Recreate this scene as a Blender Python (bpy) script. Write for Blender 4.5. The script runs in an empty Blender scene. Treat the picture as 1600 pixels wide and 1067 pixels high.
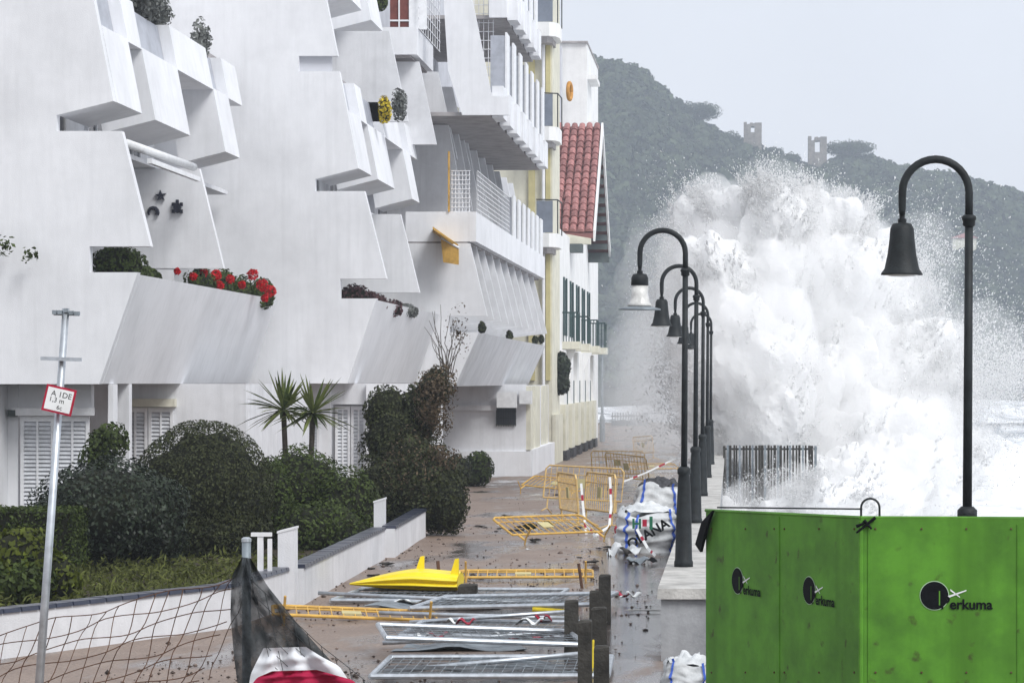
import bpy, math, random
import numpy as np
from mathutils import Vector, Matrix, noise

random.seed(7)
rng = np.random.default_rng(7)
PI = math.pi
S = bpy.context.scene
C = S.collection

# ------------------------------------------------------------------ camera
F, VX, VY, ZC = 4600.0, 1144.0, 596.0, 2.95      # focal length and vanishing point on a 1600 x 1067 frame, eye height
cam = bpy.data.cameras.new('camera'); camo = bpy.data.objects.new('camera', cam); C.objects.link(camo)
camo.location = (0, 0, ZC); camo.rotation_euler = (PI / 2, 0, 0)
cam.sensor_width = 36; cam.lens = 36 * F / 1600
cam.shift_x = -(VX - 800) / 1600; cam.shift_y = (VY - 533.5) / 1600
cam.clip_start = 0.5; cam.clip_end = 6000
S.camera = camo

# ------------------------------------------------------------------ world, sun, exposure
SUN_EL, SUN_AZ = math.radians(45), math.radians(138)     # azimuth clockwise from +Y: from the sea, slightly behind the camera
w = bpy.data.worlds.new('World'); S.world = w; w.use_nodes = True
nt = w.node_tree; nt.nodes.clear()
sky = nt.nodes.new('ShaderNodeTexSky'); sky.sky_type = 'NISHITA'; sky.sun_disc = False
sky.sun_elevation = SUN_EL; sky.sun_rotation = SUN_AZ; sky.air_density = 1.0; sky.dust_density = 5.0
hs = nt.nodes.new('ShaderNodeHueSaturation'); hs.inputs['Saturation'].default_value = 0.25
mx = nt.nodes.new('ShaderNodeMix'); mx.data_type = 'RGBA'; mx.inputs[0].default_value = 0.8
mx.inputs[7].default_value = (7.0, 7.3, 8.1, 1)           # the even grey of the cloud deck
bg = nt.nodes.new('ShaderNodeBackground'); bg.inputs['Strength'].default_value = 0.073
out = nt.nodes.new('ShaderNodeOutputWorld')
ctc = nt.nodes.new('ShaderNodeTexCoord'); cn = nt.nodes.new('ShaderNodeTexNoise'); cn.inputs['Scale'].default_value = 5.0; cn.inputs['Detail'].default_value = 5
cmr = nt.nodes.new('ShaderNodeMapRange'); cmr.inputs['From Min'].default_value = 0.3; cmr.inputs['From Max'].default_value = 0.7; cmr.inputs['To Min'].default_value = 0.93; cmr.inputs['To Max'].default_value = 1.06
cmx = nt.nodes.new('ShaderNodeMix'); cmx.data_type = 'RGBA'; cmx.blend_type = 'MULTIPLY'; cmx.inputs[0].default_value = 1.0; cmx.inputs[6].default_value = (7.1, 7.3, 7.85, 1)
nt.links.new(ctc.outputs['Generated'], cn.inputs['Vector']); nt.links.new(cn.outputs['Fac'], cmr.inputs['Value']); nt.links.new(cmr.outputs[0], cmx.inputs[7]); nt.links.new(cmx.outputs[2], mx.inputs[7])
nt.links.new(sky.outputs[0], hs.inputs['Color']); nt.links.new(hs.outputs[0], mx.inputs[6])
nt.links.new(mx.outputs[2], bg.inputs[0]); nt.links.new(bg.outputs[0], out.inputs[0])
sl = bpy.data.lights.new('sun', 'SUN'); sl.energy = 1.3; sl.angle = math.radians(22); sl.color = (1, 0.99, 0.975)
so = bpy.data.objects.new('sun', sl); C.objects.link(so)
d = Vector((math.sin(SUN_AZ) * math.cos(SUN_EL), math.cos(SUN_AZ) * math.cos(SUN_EL), math.sin(SUN_EL)))
so.rotation_euler = d.to_track_quat('Z', 'Y').to_euler(); so.location = (20, -20, 40)
S.view_settings.view_transform = 'Standard'; S.view_settings.look = 'None'
S.view_settings.exposure = 0.86; S.view_settings.gamma = 1.0; S.view_settings.use_curve_mapping = False
S.render.engine = 'CYCLES'
S.cycles.use_denoising = True; S.cycles.max_bounces = 16; S.cycles.diffuse_bounces = 12; S.cycles.transmission_bounces = 12
S.cycles.volume_bounces = 12; S.cycles.transparent_max_bounces = 16
S.cycles.caustics_reflective = False; S.cycles.caustics_refractive = False
S.cycles.sample_clamp_indirect = 5

# ------------------------------------------------------------------ helpers
def gz(Y):                                        # the promenade falls gently away from the viewer
    t = min(max((Y - 55) / 57.0, 0), 1)
    return -0.65 * t
def W(x, y, Y): return Vector(((x - VX) * Y / F, Y, ZC - (y - VY) * Y / F))
def XW(x, Y): return (x - VX) * Y / F
def ZW(y, Y): return ZC - (y - VY) * Y / F
def G(x, y):                                      # the spot of promenade seen at a pixel
    Y = ZC * F / (y - VY)
    for _ in range(40): Y = 0.5 * Y + 0.5 * (ZC - gz(Y)) * F / (y - VY)
    return Vector((XW(x, Y), Y, gz(Y)))

def mat(name, col, rough=0.8, var=0.12, scale=3.0, bump=0.0, bscale=40.0, metal=0.0, spec=0.2, streak=0.0, island=0.0, col2=None, transl=0.0, spots=None, objrand=0.0):
    m = bpy.data.materials.get(name)
    if m: return m
    m = bpy.data.materials.new(name); m.use_nodes = True
    n = m.node_tree.nodes; l = m.node_tree.links
    b = n['Principled BSDF']; b.inputs['Roughness'].default_value = rough; b.inputs['Metallic'].default_value = metal
    b.inputs['Specular IOR Level'].default_value = spec
    tc = n.new('ShaderNodeTexCoord')
    tx = n.new('ShaderNodeTexNoise'); tx.inputs['Scale'].default_value = scale; tx.inputs['Detail'].default_value = 6; tx.inputs['Roughness'].default_value = 0.65
    l.new(tc.outputs['Object'], tx.inputs['Vector'])
    c2 = col2 if col2 else tuple(c * (1 - 2 * var) for c in col)
    r = n.new('ShaderNodeMix'); r.data_type = 'RGBA'
    r.inputs[6].default_value = (*c2, 1); r.inputs[7].default_value = (*[min(1, c * (1 + 0.3 * var)) for c in col], 1)
    mr = n.new('ShaderNodeMapRange'); mr.inputs['From Min'].default_value = 0.3; mr.inputs['From Max'].default_value = 0.6
    l.new(tx.outputs['Fac'], mr.inputs['Value']); l.new(mr.outputs[0], r.inputs[0])
    cur = r.outputs[2]
    if streak:
        mp = n.new('ShaderNodeMapping'); mp.inputs['Scale'].default_value = (2.6, 2.6, 0.12)
        l.new(tc.outputs['Object'], mp.inputs['Vector'])
        ts = n.new('ShaderNodeTexNoise'); ts.inputs['Scale'].default_value = 2.0; ts.inputs['Detail'].default_value = 5
        l.new(mp.outputs[0], ts.inputs['Vector'])
        ms = n.new('ShaderNodeMapRange'); ms.inputs['From Min'].default_value = 0.52; ms.inputs['From Max'].default_value = 0.75; ms.inputs['To Max'].default_value = streak
        l.new(ts.outputs['Fac'], ms.inputs['Value'])
        r2 = n.new('ShaderNodeMix'); r2.data_type = 'RGBA'; r2.inputs[7].default_value = (*[c * 0.55 for c in col], 1)
        l.new(ms.outputs[0], r2.inputs[0]); l.new(cur, r2.inputs[6]); cur = r2.outputs[2]
        mp2 = n.new('ShaderNodeMapping'); mp2.inputs['Scale'].default_value = (6, 6, 0.8); l.new(tc.outputs['Object'], mp2.inputs['Vector'])
        t2 = n.new('ShaderNodeTexNoise'); t2.inputs['Scale'].default_value = 1.6; t2.inputs['Detail'].default_value = 6; t2.inputs['Roughness'].default_value = 0.75; l.new(mp2.outputs[0], t2.inputs['Vector'])
        m2 = n.new('ShaderNodeMapRange'); m2.inputs['From Min'].default_value = 0.40; m2.inputs['From Max'].default_value = 0.72; m2.inputs['To Max'].default_value = 0.17; l.new(t2.outputs['Fac'], m2.inputs['Value'])
        r4 = n.new('ShaderNodeMix'); r4.data_type = 'RGBA'; r4.inputs[7].default_value = (*[c * 0.66 for c in col], 1); l.new(m2.outputs[0], r4.inputs[0]); l.new(cur, r4.inputs[6]); cur = r4.outputs[2]
    if spots:
        tp = n.new('ShaderNodeTexNoise'); tp.inputs['Scale'].default_value = 9.0; tp.inputs['Detail'].default_value = 4
        l.new(tc.outputs['Object'], tp.inputs['Vector'])
        mp_ = n.new('ShaderNodeMapRange'); mp_.inputs['From Min'].default_value = 0.64; mp_.inputs['From Max'].default_value = 0.74; mp_.inputs['To Max'].default_value = 0.75
        l.new(tp.outputs['Fac'], mp_.inputs['Value'])
        r3 = n.new('ShaderNodeMix'); r3.data_type = 'RGBA'; r3.inputs[7].default_value = (*spots, 1)
        l.new(mp_.outputs[0], r3.inputs[0]); l.new(cur, r3.inputs[6]); cur = r3.outputs[2]
    if objrand:
        oi = n.new('ShaderNodeObjectInfo'); mo = n.new('ShaderNodeMapRange'); mo.inputs['To Min'].default_value = 1 - objrand; mo.inputs['To Max'].default_value = 1 + objrand
        l.new(oi.outputs['Random'], mo.inputs['Value']); ho = n.new('ShaderNodeHueSaturation'); l.new(mo.outputs[0], ho.inputs['Value']); l.new(cur, ho.inputs['Color']); cur = ho.outputs[0]
    if island:
        ge = n.new('ShaderNodeNewGeometry')
        mi = n.new('ShaderNodeMapRange'); mi.inputs['To Min'].default_value = 1 - island; mi.inputs['To Max'].default_value = 1 + island
        l.new(ge.outputs['Random Per Island'], mi.inputs['Value'])
        h = n.new('ShaderNodeHueSaturation'); l.new(mi.outputs[0], h.inputs['Value']); l.new(cur, h.inputs['Color'])
        cur = h.outputs[0]
    l.new(cur, b.inputs['Base Color'])
    if bump:
        tb = n.new('ShaderNodeTexNoise'); tb.inputs['Scale'].default_value = bscale; tb.inputs['Detail'].default_value = 5
        l.new(tc.outputs['Object'], tb.inputs['Vector'])
        bp = n.new('ShaderNodeBump'); bp.inputs['Strength'].default_value = bump; bp.inputs['Distance'].default_value = 0.02 if bscale > 8 else 0.25
        l.new(tb.outputs['Fac'], bp.inputs['Height']); l.new(bp.outputs[0], b.inputs['Normal'])
    if transl:
        t = n.new('ShaderNodeBsdfTranslucent'); l.new(cur, t.inputs['Color'])
        ms = n.new('ShaderNodeMixShader'); ms.inputs[0].default_value = transl
        l.new(b.outputs[0], ms.inputs[1]); l.new(t.outputs[0], ms.inputs[2])
        l.new(ms.outputs[0], n['Material Output'].inputs['Surface'])
    return m

M = {}
M['stucco'] = mat('white stucco', (0.785, 0.795, 0.82), 0.9, 0.07, 0.5, 0.25, 60, streak=0.16)
M['stucco2'] = mat('aged white stucco', (0.725, 0.735, 0.76), 0.9, 0.08, 1.0, 0.3, 50, streak=0.28)
M['render'] = mat('white painted render', (0.80, 0.80, 0.79), 0.88, 0.06, 0.8, 0.25, 50, streak=0.15)
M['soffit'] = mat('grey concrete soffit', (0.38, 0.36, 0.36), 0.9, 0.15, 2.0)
M['inner'] = mat('shaded loggia plaster', (0.55, 0.56, 0.6), 0.9, 0.08, 1.0)  # darker copy of the white plaster, loggia shade put into the colour
M['glass'] = mat('dark window glass', (0.06, 0.065, 0.08), 0.1, 0.1, 1.0, spec=0.6)
M['pane'] = mat('milky balcony glass', (0.40, 0.42, 0.47), 0.35, 0.15, 2.0, spec=0.3)
M['bluepane'] = mat('blue grey balcony screen', (0.19, 0.215, 0.26), 0.5, 0.12, 2.0)
M['whitewood'] = mat('white painted wood', (0.78, 0.79, 0.81), 0.6, 0.06, 5.0)
M['louvre'] = mat('weathered shutter paint', (0.66, 0.68, 0.71), 0.6, 0.1, 6.0)
M['yellow_wall'] = mat('yellow painted render', (0.56, 0.50, 0.27), 0.9, 0.12, 1.2, 0.3, 40, streak=0.25)
M['cream'] = mat('cream painted plinth', (0.68, 0.66, 0.55), 0.9, 0.1, 1.2, 0.3, 40, streak=0.25)
M['greenwood'] = mat('dark green shutter paint', (0.04, 0.075, 0.075), 0.6, 0.15, 4.0)
M['tile'] = mat('terracotta roof tile', (0.41, 0.195, 0.185), 0.8, 0.3, 5.0, 0.3, 25, objrand=0.25)
M['mortar'] = mat('pale roof mortar', (0.26, 0.12, 0.115), 0.9, 0.15, 3.0)
M['eave'] = mat('painted eave timber', (0.10, 0.12, 0.12), 0.8, 0.15, 3.0)
M['concrete'] = mat('sea wall concrete', (0.36, 0.37, 0.385), 0.85, 0.2, 2.2, 0.2, 30, streak=0.5)
M['cap'] = mat('worn pale stone coping', (0.50, 0.49, 0.465), 0.8, 0.2, 3.0, 0.5, 30)
M['iron'] = mat('dark grey lamp iron', (0.018, 0.022, 0.024), 0.55, 0.3, 8.0, 0.2, 60, spec=0.25)
M['lampglass'] = mat('dirty white lamp glass', (0.62, 0.62, 0.6), 0.3, 0.15, 14.0, spec=0.5)
M['galv'] = mat('galvanised steel', (0.55, 0.59, 0.63), 0.4, 0.15, 9.0, metal=0.75, spec=0.5)
M['dullgalv'] = mat('dull galvanised steel', (0.27, 0.31, 0.34), 0.5, 0.2, 9.0, metal=0.5, spec=0.5)
M['yellow'] = mat('yellow barrier paint', (0.64, 0.40, 0.09), 0.55, 0.2, 7.0, island=0.15, col2=(0.42, 0.25, 0.09))
M['paleyellow'] = mat('washed yellow barrier paint', (0.66, 0.47, 0.20), 0.6, 0.2, 7.0, col2=(0.45, 0.3, 0.15))
M['plastic'] = mat('bright yellow plastic', (0.85, 0.66, 0.012), 0.4, 0.06, 5.0, spec=0.5)
M['rust'] = mat('rusty iron', (0.13, 0.07, 0.045), 0.85, 0.25, 12.0)
M['wood'] = mat('wet dark timber', (0.055, 0.052, 0.046), 0.75, 0.3, 6.0, 0.6, 25, streak=0.3)
M['green'] = mat('green container paint', (0.105, 0.295, 0.03), 0.55, 0.14, 2.6, 0.0, 30, streak=0.85, col2=(0.06, 0.165, 0.022), spots=(0.05, 0.045, 0.02))
M['black'] = mat('black paint', (0.008, 0.009, 0.011), 0.7, 0.2, 6.0, spec=0.08)
M['white'] = mat('white print', (0.78, 0.8, 0.8), 0.6, 0.05, 6.0)
M['palegreen'] = mat('pale green print', (0.45, 0.62, 0.42), 0.6, 0.05, 6.0)
M['red'] = mat('faded red print', (0.40, 0.02, 0.05), 0.6, 0.15, 6.0)
M['bag'] = mat('white woven sack', (0.66, 0.68, 0.69), 0.6, 0.15, 4.0, 0.6, 12, col2=(0.42, 0.44, 0.45))
M['blue'] = mat('blue sack strap', (0.06, 0.13, 0.52), 0.6, 0.15, 5.0)
M['darkgreen'] = mat('green sack print', (0.03, 0.16, 0.09), 0.6, 0.15, 5.0)
M['rubble'] = mat('dark rubble', (0.07, 0.07, 0.075), 0.95, 0.4, 12.0, 1.0, 10)
M['coping'] = mat('glazed dark blue coping tile', (0.018, 0.024, 0.05), 0.3, 0.25, 8.0, spec=0.6)
M['soil'] = mat('damp garden soil', (0.055, 0.045, 0.03), 0.95, 0.3, 6.0, 0.6, 20)
M['leaf_dark'] = mat('dark clipped foliage', (0.046, 0.054, 0.022), 0.6, 0.25, 3.0, island=0.55, transl=0.2)
M['leaf_blue'] = mat('dark glossy foliage', (0.03, 0.042, 0.026), 0.45, 0.25, 3.0, island=0.65, transl=0.15, spec=0.22)
M['leaf_mid'] = mat('mid green foliage', (0.058, 0.084, 0.02), 0.6, 0.25, 3.0, island=0.5, transl=0.25)
M['leaf_yellow'] = mat('yellow green foliage', (0.10, 0.125, 0.016), 0.6, 0.3, 3.0, island=0.5, transl=0.3)
M['leaf_brown'] = mat('salt burnt foliage', (0.115, 0.085, 0.055), 0.7, 0.3, 3.0, island=0.5, transl=0.2)
M['leaf_grey'] = mat('grey green foliage', (0.17, 0.18, 0.17), 0.7, 0.3, 3.0, island=0.5, transl=0.2)
M['leaf_wine'] = mat('wine red succulent leaves', (0.085, 0.038, 0.042), 0.6, 0.3, 3.0, island=0.5, transl=0.15)
M['leaf_yucca'] = mat('pale yucca blades', (0.15, 0.18, 0.055), 0.5, 0.25, 3.0, island=0.4, transl=0.2)
M['grass'] = mat('rough garden grass', (0.10, 0.115, 0.03), 0.7, 0.35, 2.0, island=0.5, transl=0.25)
M['bark'] = mat('grey brown bark', (0.09, 0.075, 0.06), 0.9, 0.3, 8.0, 0.6, 30)
M['petal'] = mat('red geranium petals', (0.62, 0.012, 0.022), 0.6, 0.2, 6.0, island=0.3, transl=0.2)
M['flower_yellow'] = mat('yellow broom flowers', (0.52, 0.40, 0.02), 0.6, 0.2, 6.0, island=0.3)
M['dark_core'] = mat('dark foliage core', (0.018, 0.02, 0.011), 0.95, 0.3, 6.0)  # near-black filler inside the foliage, not modelled twigs
M['awning'] = mat('white awning canvas', (0.72, 0.73, 0.74), 0.8, 0.08, 4.0)
M['awning_yellow'] = mat('ochre awning canvas', (0.55, 0.33, 0.08), 0.8, 0.2, 4.0)
M['brown'] = mat('red brown door paint', (0.17, 0.055, 0.045), 0.6, 0.2, 4.0)
M['star'] = mat('dark painted ceramic', (0.03, 0.033, 0.05), 0.5, 0.2, 10.0)
M['stone'] = mat('ruin stone', (0.24, 0.21, 0.18), 0.95, 0.25, 1.0, 0.6, 3)
M['hillwood'] = mat('hillside woodland', (0.052, 0.068, 0.034), 0.9, 0.4, 0.16, island=0.3, col2=(0.014, 0.021, 0.014))
M['hillsoil'] = mat('hillside scrub', (0.05, 0.055, 0.035), 0.95, 0.35, 0.03)
M['foam'] = mat('sea spray', (0.985, 0.988, 0.99), 1.0, 0.0, 0.7, transl=0.5, spec=0.0)
M['foamcore'] = mat('churning white water', (0.985, 0.988, 0.99), 0.9, 0.0, 0.7, 0.45, 7.0, transl=0.45, spec=0.05)
M['netting'] = mat('black shade netting', (0.035, 0.04, 0.043), 0.85, 0.2, 30.0)
M['banner'] = mat('white banner cloth', (0.70, 0.72, 0.75), 0.7, 0.06, 4.0)
M['redcloth'] = mat('crimson banner cloth', (0.36, 0.012, 0.055), 0.7, 0.12, 4.0)
M['scrap'] = mat('wet plant litter', (0.05, 0.045, 0.04), 0.9, 0.3, 20.0)

def link(o, parent=None):
    C.objects.link(o)
    if parent is not None:
        o.parent = parent
        o.matrix_parent_inverse = Matrix.Translation(-Vector(ORIGIN.get(parent.name, (0, 0, 0))))
    return o
ORIGIN = {}
def tag(o, label=None, cat=None, group=None, kind=None):
    if label: o['label'] = label
    if cat: o['category'] = cat
    if group: o['group'] = group
    if kind: o['kind'] = kind
    return o
def thing(name, label, cat, loc=(0, 0, 0), group=None):     # an Empty at the thing's base; parts are given in world coordinates
    o = bpy.data.objects.new(name, None); C.objects.link(o); o.location = loc; o.empty_display_size = 0.2
    ORIGIN[o.name] = tuple(loc)
    return tag(o, label, cat, group)

class MB:
    def __init__(s): s.v = []; s.f = []; s.m = []; s.cm = 0
    def add(s, vs, fs):
        b = len(s.v); s.v += [tuple(p) for p in vs]
        for f in fs: s.f.append(tuple(b + i for i in f)); s.m.append(s.cm)
        return s
    def box(s, x0, x1, y0, y1, z0, z1):
        vs = [(x, y, z) for x in (x0, x1) for y in (y0, y1) for z in (z0, z1)]
        return s.add(vs, [(0, 1, 3, 2), (4, 6, 7, 5), (0, 4, 5, 1), (2, 3, 7, 6), (0, 2, 6, 4), (1, 5, 7, 3)])
    def hexa(s, a):      # 8 points: bottom ring 0-3, top ring 4-7
        return s.add(a, [(3, 2, 1, 0), (4, 5, 6, 7), (0, 1, 5, 4), (1, 2, 6, 5), (2, 3, 7, 6), (3, 0, 4, 7)])
    def prism(s, poly, y0, y1):      # a polygon of (x, z) drawn out along y
        n = len(poly)
        vs = [(x, y0, z) for x, z in poly] + [(x, y1, z) for x, z in poly]
        fs = [tuple(range(n)), tuple(reversed(range(n, 2 * n)))] + [(i, i + n, (i + 1) % n + n, (i + 1) % n) for i in range(n)]
        return s.add(vs, fs)
    def prismz(s, poly, z0, z1):     # a polygon of (x, y) drawn out along z
        n = len(poly)
        vs = [(x, y, z0) for x, y in poly] + [(x, y, z1) for x, y in poly]
        fs = [tuple(reversed(range(n))), tuple(range(n, 2 * n))] + [(i, (i + 1) % n, (i + 1) % n + n, i + n) for i in range(n)]
        return s.add(vs, fs)
    def tube(s, pts, r, n=8, caps=True):
        pts = [Vector(p) for p in pts]; rs = r if isinstance(r, (list, tuple)) else [r] * len(pts)
        vs = []; N = len(pts); up = None
        for i, p in enumerate(pts):
            t = (pts[min(i + 1, N - 1)] - pts[max(i - 1, 0)]).normalized()
            if up is None: up = Vector((0, 0, 1)) if abs(t.z) < 0.9 else Vector((0, 1, 0))
            a = t.cross(up)
            if a.length < 1e-4: a = t.cross(Vector((1, 0, 0)))
            a.normalize(); b = t.cross(a).normalized(); up = -b if up.dot(-b) > up.dot(b) else b
            for k in range(n):
                q = 2 * PI * k / n; vs.append(p + (a * math.cos(q) + b * math.sin(q)) * rs[i])
        fs = [(i * n + k, i * n + (k + 1) % n, (i + 1) * n + (k + 1) % n, (i + 1) * n + k) for i in range(N - 1) for k in range(n)]
        if caps: fs += [tuple(reversed(range(n))), tuple(range((N - 1) * n, N * n))]
        return s.add(vs, fs)
    def lathe(s, prof, c=(0, 0, 0), n=20):
        vs = [(c[0] + r * math.cos(2 * PI * k / n), c[1] + r * math.sin(2 * PI * k / n), c[2] + z) for r, z in prof for k in range(n)]
        N = len(prof)
        fs = [(i * n + k, i * n + (k + 1) % n, (i + 1) * n + (k + 1) % n, (i + 1) * n + k) for i in range(N - 1) for k in range(n)]
        fs += [tuple(reversed(range(n))), tuple(range((N - 1) * n, N * n))]
        return s.add(vs, fs)
    def grid(s, fn, nu, nv):
        vs = [fn(i / nu, j / nv) for i in range(nu + 1) for j in range(nv + 1)]
        fs = [(i * (nv + 1) + j, (i + 1) * (nv + 1) + j, (i + 1) * (nv + 1) + j + 1, i * (nv + 1) + j + 1) for i in range(nu) for j in range(nv)]
        return s.add(vs, fs)
    def build(s, name, m, parent=None, smooth=False):
        me = bpy.data.meshes.new(name); me.from_pydata(s.v, [], s.f)
        for x in (m if isinstance(m, (list, tuple)) else [m]): me.materials.append(M[x] if isinstance(x, str) else x)
        if any(s.m): me.polygons.foreach_set('material_index', s.m)
        if smooth: me.polygons.foreach_set('use_smooth', [True] * len(me.polygons))
        me.update()
        return link(bpy.data.objects.new(name, me), parent)

def fast_mesh(name, V, Fc, m, parent=None, smooth=False):      # V (n,3), Fc (k,q) arrays
    me = bpy.data.meshes.new(name); q = Fc.shape[1]
    me.vertices.add(len(V)); me.vertices.foreach_set('co', V.astype(np.float32).ravel())
    me.loops.add(Fc.size); me.loops.foreach_set('vertex_index', Fc.astype(np.int32).ravel())
    me.polygons.add(len(Fc)); me.polygons.foreach_set('loop_start', np.arange(0, Fc.size, q, dtype=np.int32))
    me.polygons.foreach_set('loop_total', np.full(len(Fc), q, dtype=np.int32))
    if smooth: me.polygons.foreach_set('use_smooth', np.ones(len(Fc), dtype=bool))
    me.update(calc_edges=True); me.validate()
    me.materials.append(M[m] if isinstance(m, str) else m)
    return link(bpy.data.objects.new(name, me), parent)

def copy_tree(o, parent=None):
    c = o.copy(); C.objects.link(c)
    if parent is not None: c.parent = parent
    for ch in o.children: copy_tree(ch, c)
    return c

def unit(n):
    v = rng.normal(size=(n, 3)); return v / np.linalg.norm(v, axis=1)[:, None]

def leaf_mesh(name, P, N, size, m, parent, aspect=0.55, jitter=0.7):
    n = len(P); N = N + jitter * unit(n); N /= np.linalg.norm(N, axis=1)[:, None]
    A = np.cross(N, unit(n)); A /= np.linalg.norm(A, axis=1)[:, None] + 1e-9
    B = np.cross(N, A); L = (size * rng.uniform(0.6, 1.35, n))[:, None]
    fold = N * L * 0.18
    V = np.stack([P - A * L, P - B * L * aspect + fold, P + A * L, P + B * L * aspect + fold], 1).reshape(-1, 3)
    return fast_mesh(name, V, np.arange(4 * n).reshape(-1, 4), m, parent)

def blob_points(blobs, n, shell=0.3, lump=0.18, lscale=2.2):
    blobs = np.array(blobs, float); wts = (blobs[:, 3] * blobs[:, 4] + blobs[:, 3] * blobs[:, 5] + blobs[:, 4] * blobs[:, 5]); wts /= wts.sum()
    idx = rng.choice(len(blobs), n, p=wts); u = unit(n); c = blobs[idx, :3]; r = blobs[idx, 3:6]
    lum = np.array([noise.noise(Vector(x) * lscale) for x in (c + u * r)])
    k = (1 - shell * rng.random(n) ** 1.6) * (1 + lump * lum)
    return c + u * r * k[:, None], u

def bush(name, label, cat, blobs, n, size, m, group=None, core=True, shell=0.3, lump=0.18, extra=None, floor=None, stem=True):
    b0 = np.array(blobs, float); z0 = floor if floor is not None else (b0[:, 2] - b0[:, 5]).min()
    base = (float(b0[:, 0].mean()), float(b0[:, 1].mean()), float(z0))
    t = thing(name, label, cat, base, group)
    P, N = blob_points(blobs, n, shell, lump)
    ok = P[:, 2] > z0 + 0.01; P, N = P[ok], N[ok]
    leaf_mesh('foliage', P, N, size, m, t)
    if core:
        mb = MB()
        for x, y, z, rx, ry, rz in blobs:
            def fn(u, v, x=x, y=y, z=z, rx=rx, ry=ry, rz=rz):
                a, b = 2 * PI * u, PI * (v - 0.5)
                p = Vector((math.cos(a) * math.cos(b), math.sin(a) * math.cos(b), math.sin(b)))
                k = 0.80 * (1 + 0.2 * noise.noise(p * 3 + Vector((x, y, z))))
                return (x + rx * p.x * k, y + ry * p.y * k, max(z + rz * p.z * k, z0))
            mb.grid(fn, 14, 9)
        mb.build('foliage_core', 'dark_core', t, True)  # solid dark filler behind the leaves, keeps the bush from being see-through
    if stem:
        mb = MB(); x, y, z = base
        for k in range(3):
            a = 2.1 * k; mb.tube([(x + 0.05 * math.cos(a), y + 0.05 * math.sin(a), z), (x + 0.3 * math.cos(a) * b0[0, 3], y + 0.3 * math.sin(a), z + 0.7 * b0[0, 5])], [0.03, 0.012], 6)
        mb.build('stem', 'bark', t)
    if extra:
        for nm, bl, nn, sz, mm in extra:
            P, N = blob_points(bl, nn, 0.6, 0.3); leaf_mesh(nm, P, N, sz, mm, t)
    return t

def text_mb(s, size, bold=0.0):
    cu = bpy.data.curves.new('t', 'FONT'); cu.body = s; cu.size = size; cu.align_x = 'LEFT'; cu.resolution_u = 3; cu.offset = bold
    o = bpy.data.objects.new('t', cu); C.objects.link(o)
    me = o.to_mesh(); vs = [tuple(v.co) for v in me.vertices]; fs = [tuple(p.vertices) for p in me.polygons]
    o.to_mesh_clear(); bpy.data.objects.remove(o); bpy.data.curves.remove(cu)
    return vs, fs
def lettering(s, size, org, ux, uz, m, parent, name='lettering', off=0.0, bold=0.0):
    vs, fs = text_mb(s, size, bold); ux, uz, org = Vector(ux).normalized(), Vector(uz).normalized(), Vector(org)
    nn = ux.cross(uz)
    mb = MB(); mb.add([org + ux * v[0] + uz * v[1] + nn * off for v in vs], fs)
    return mb.build(name, m, parent)

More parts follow.
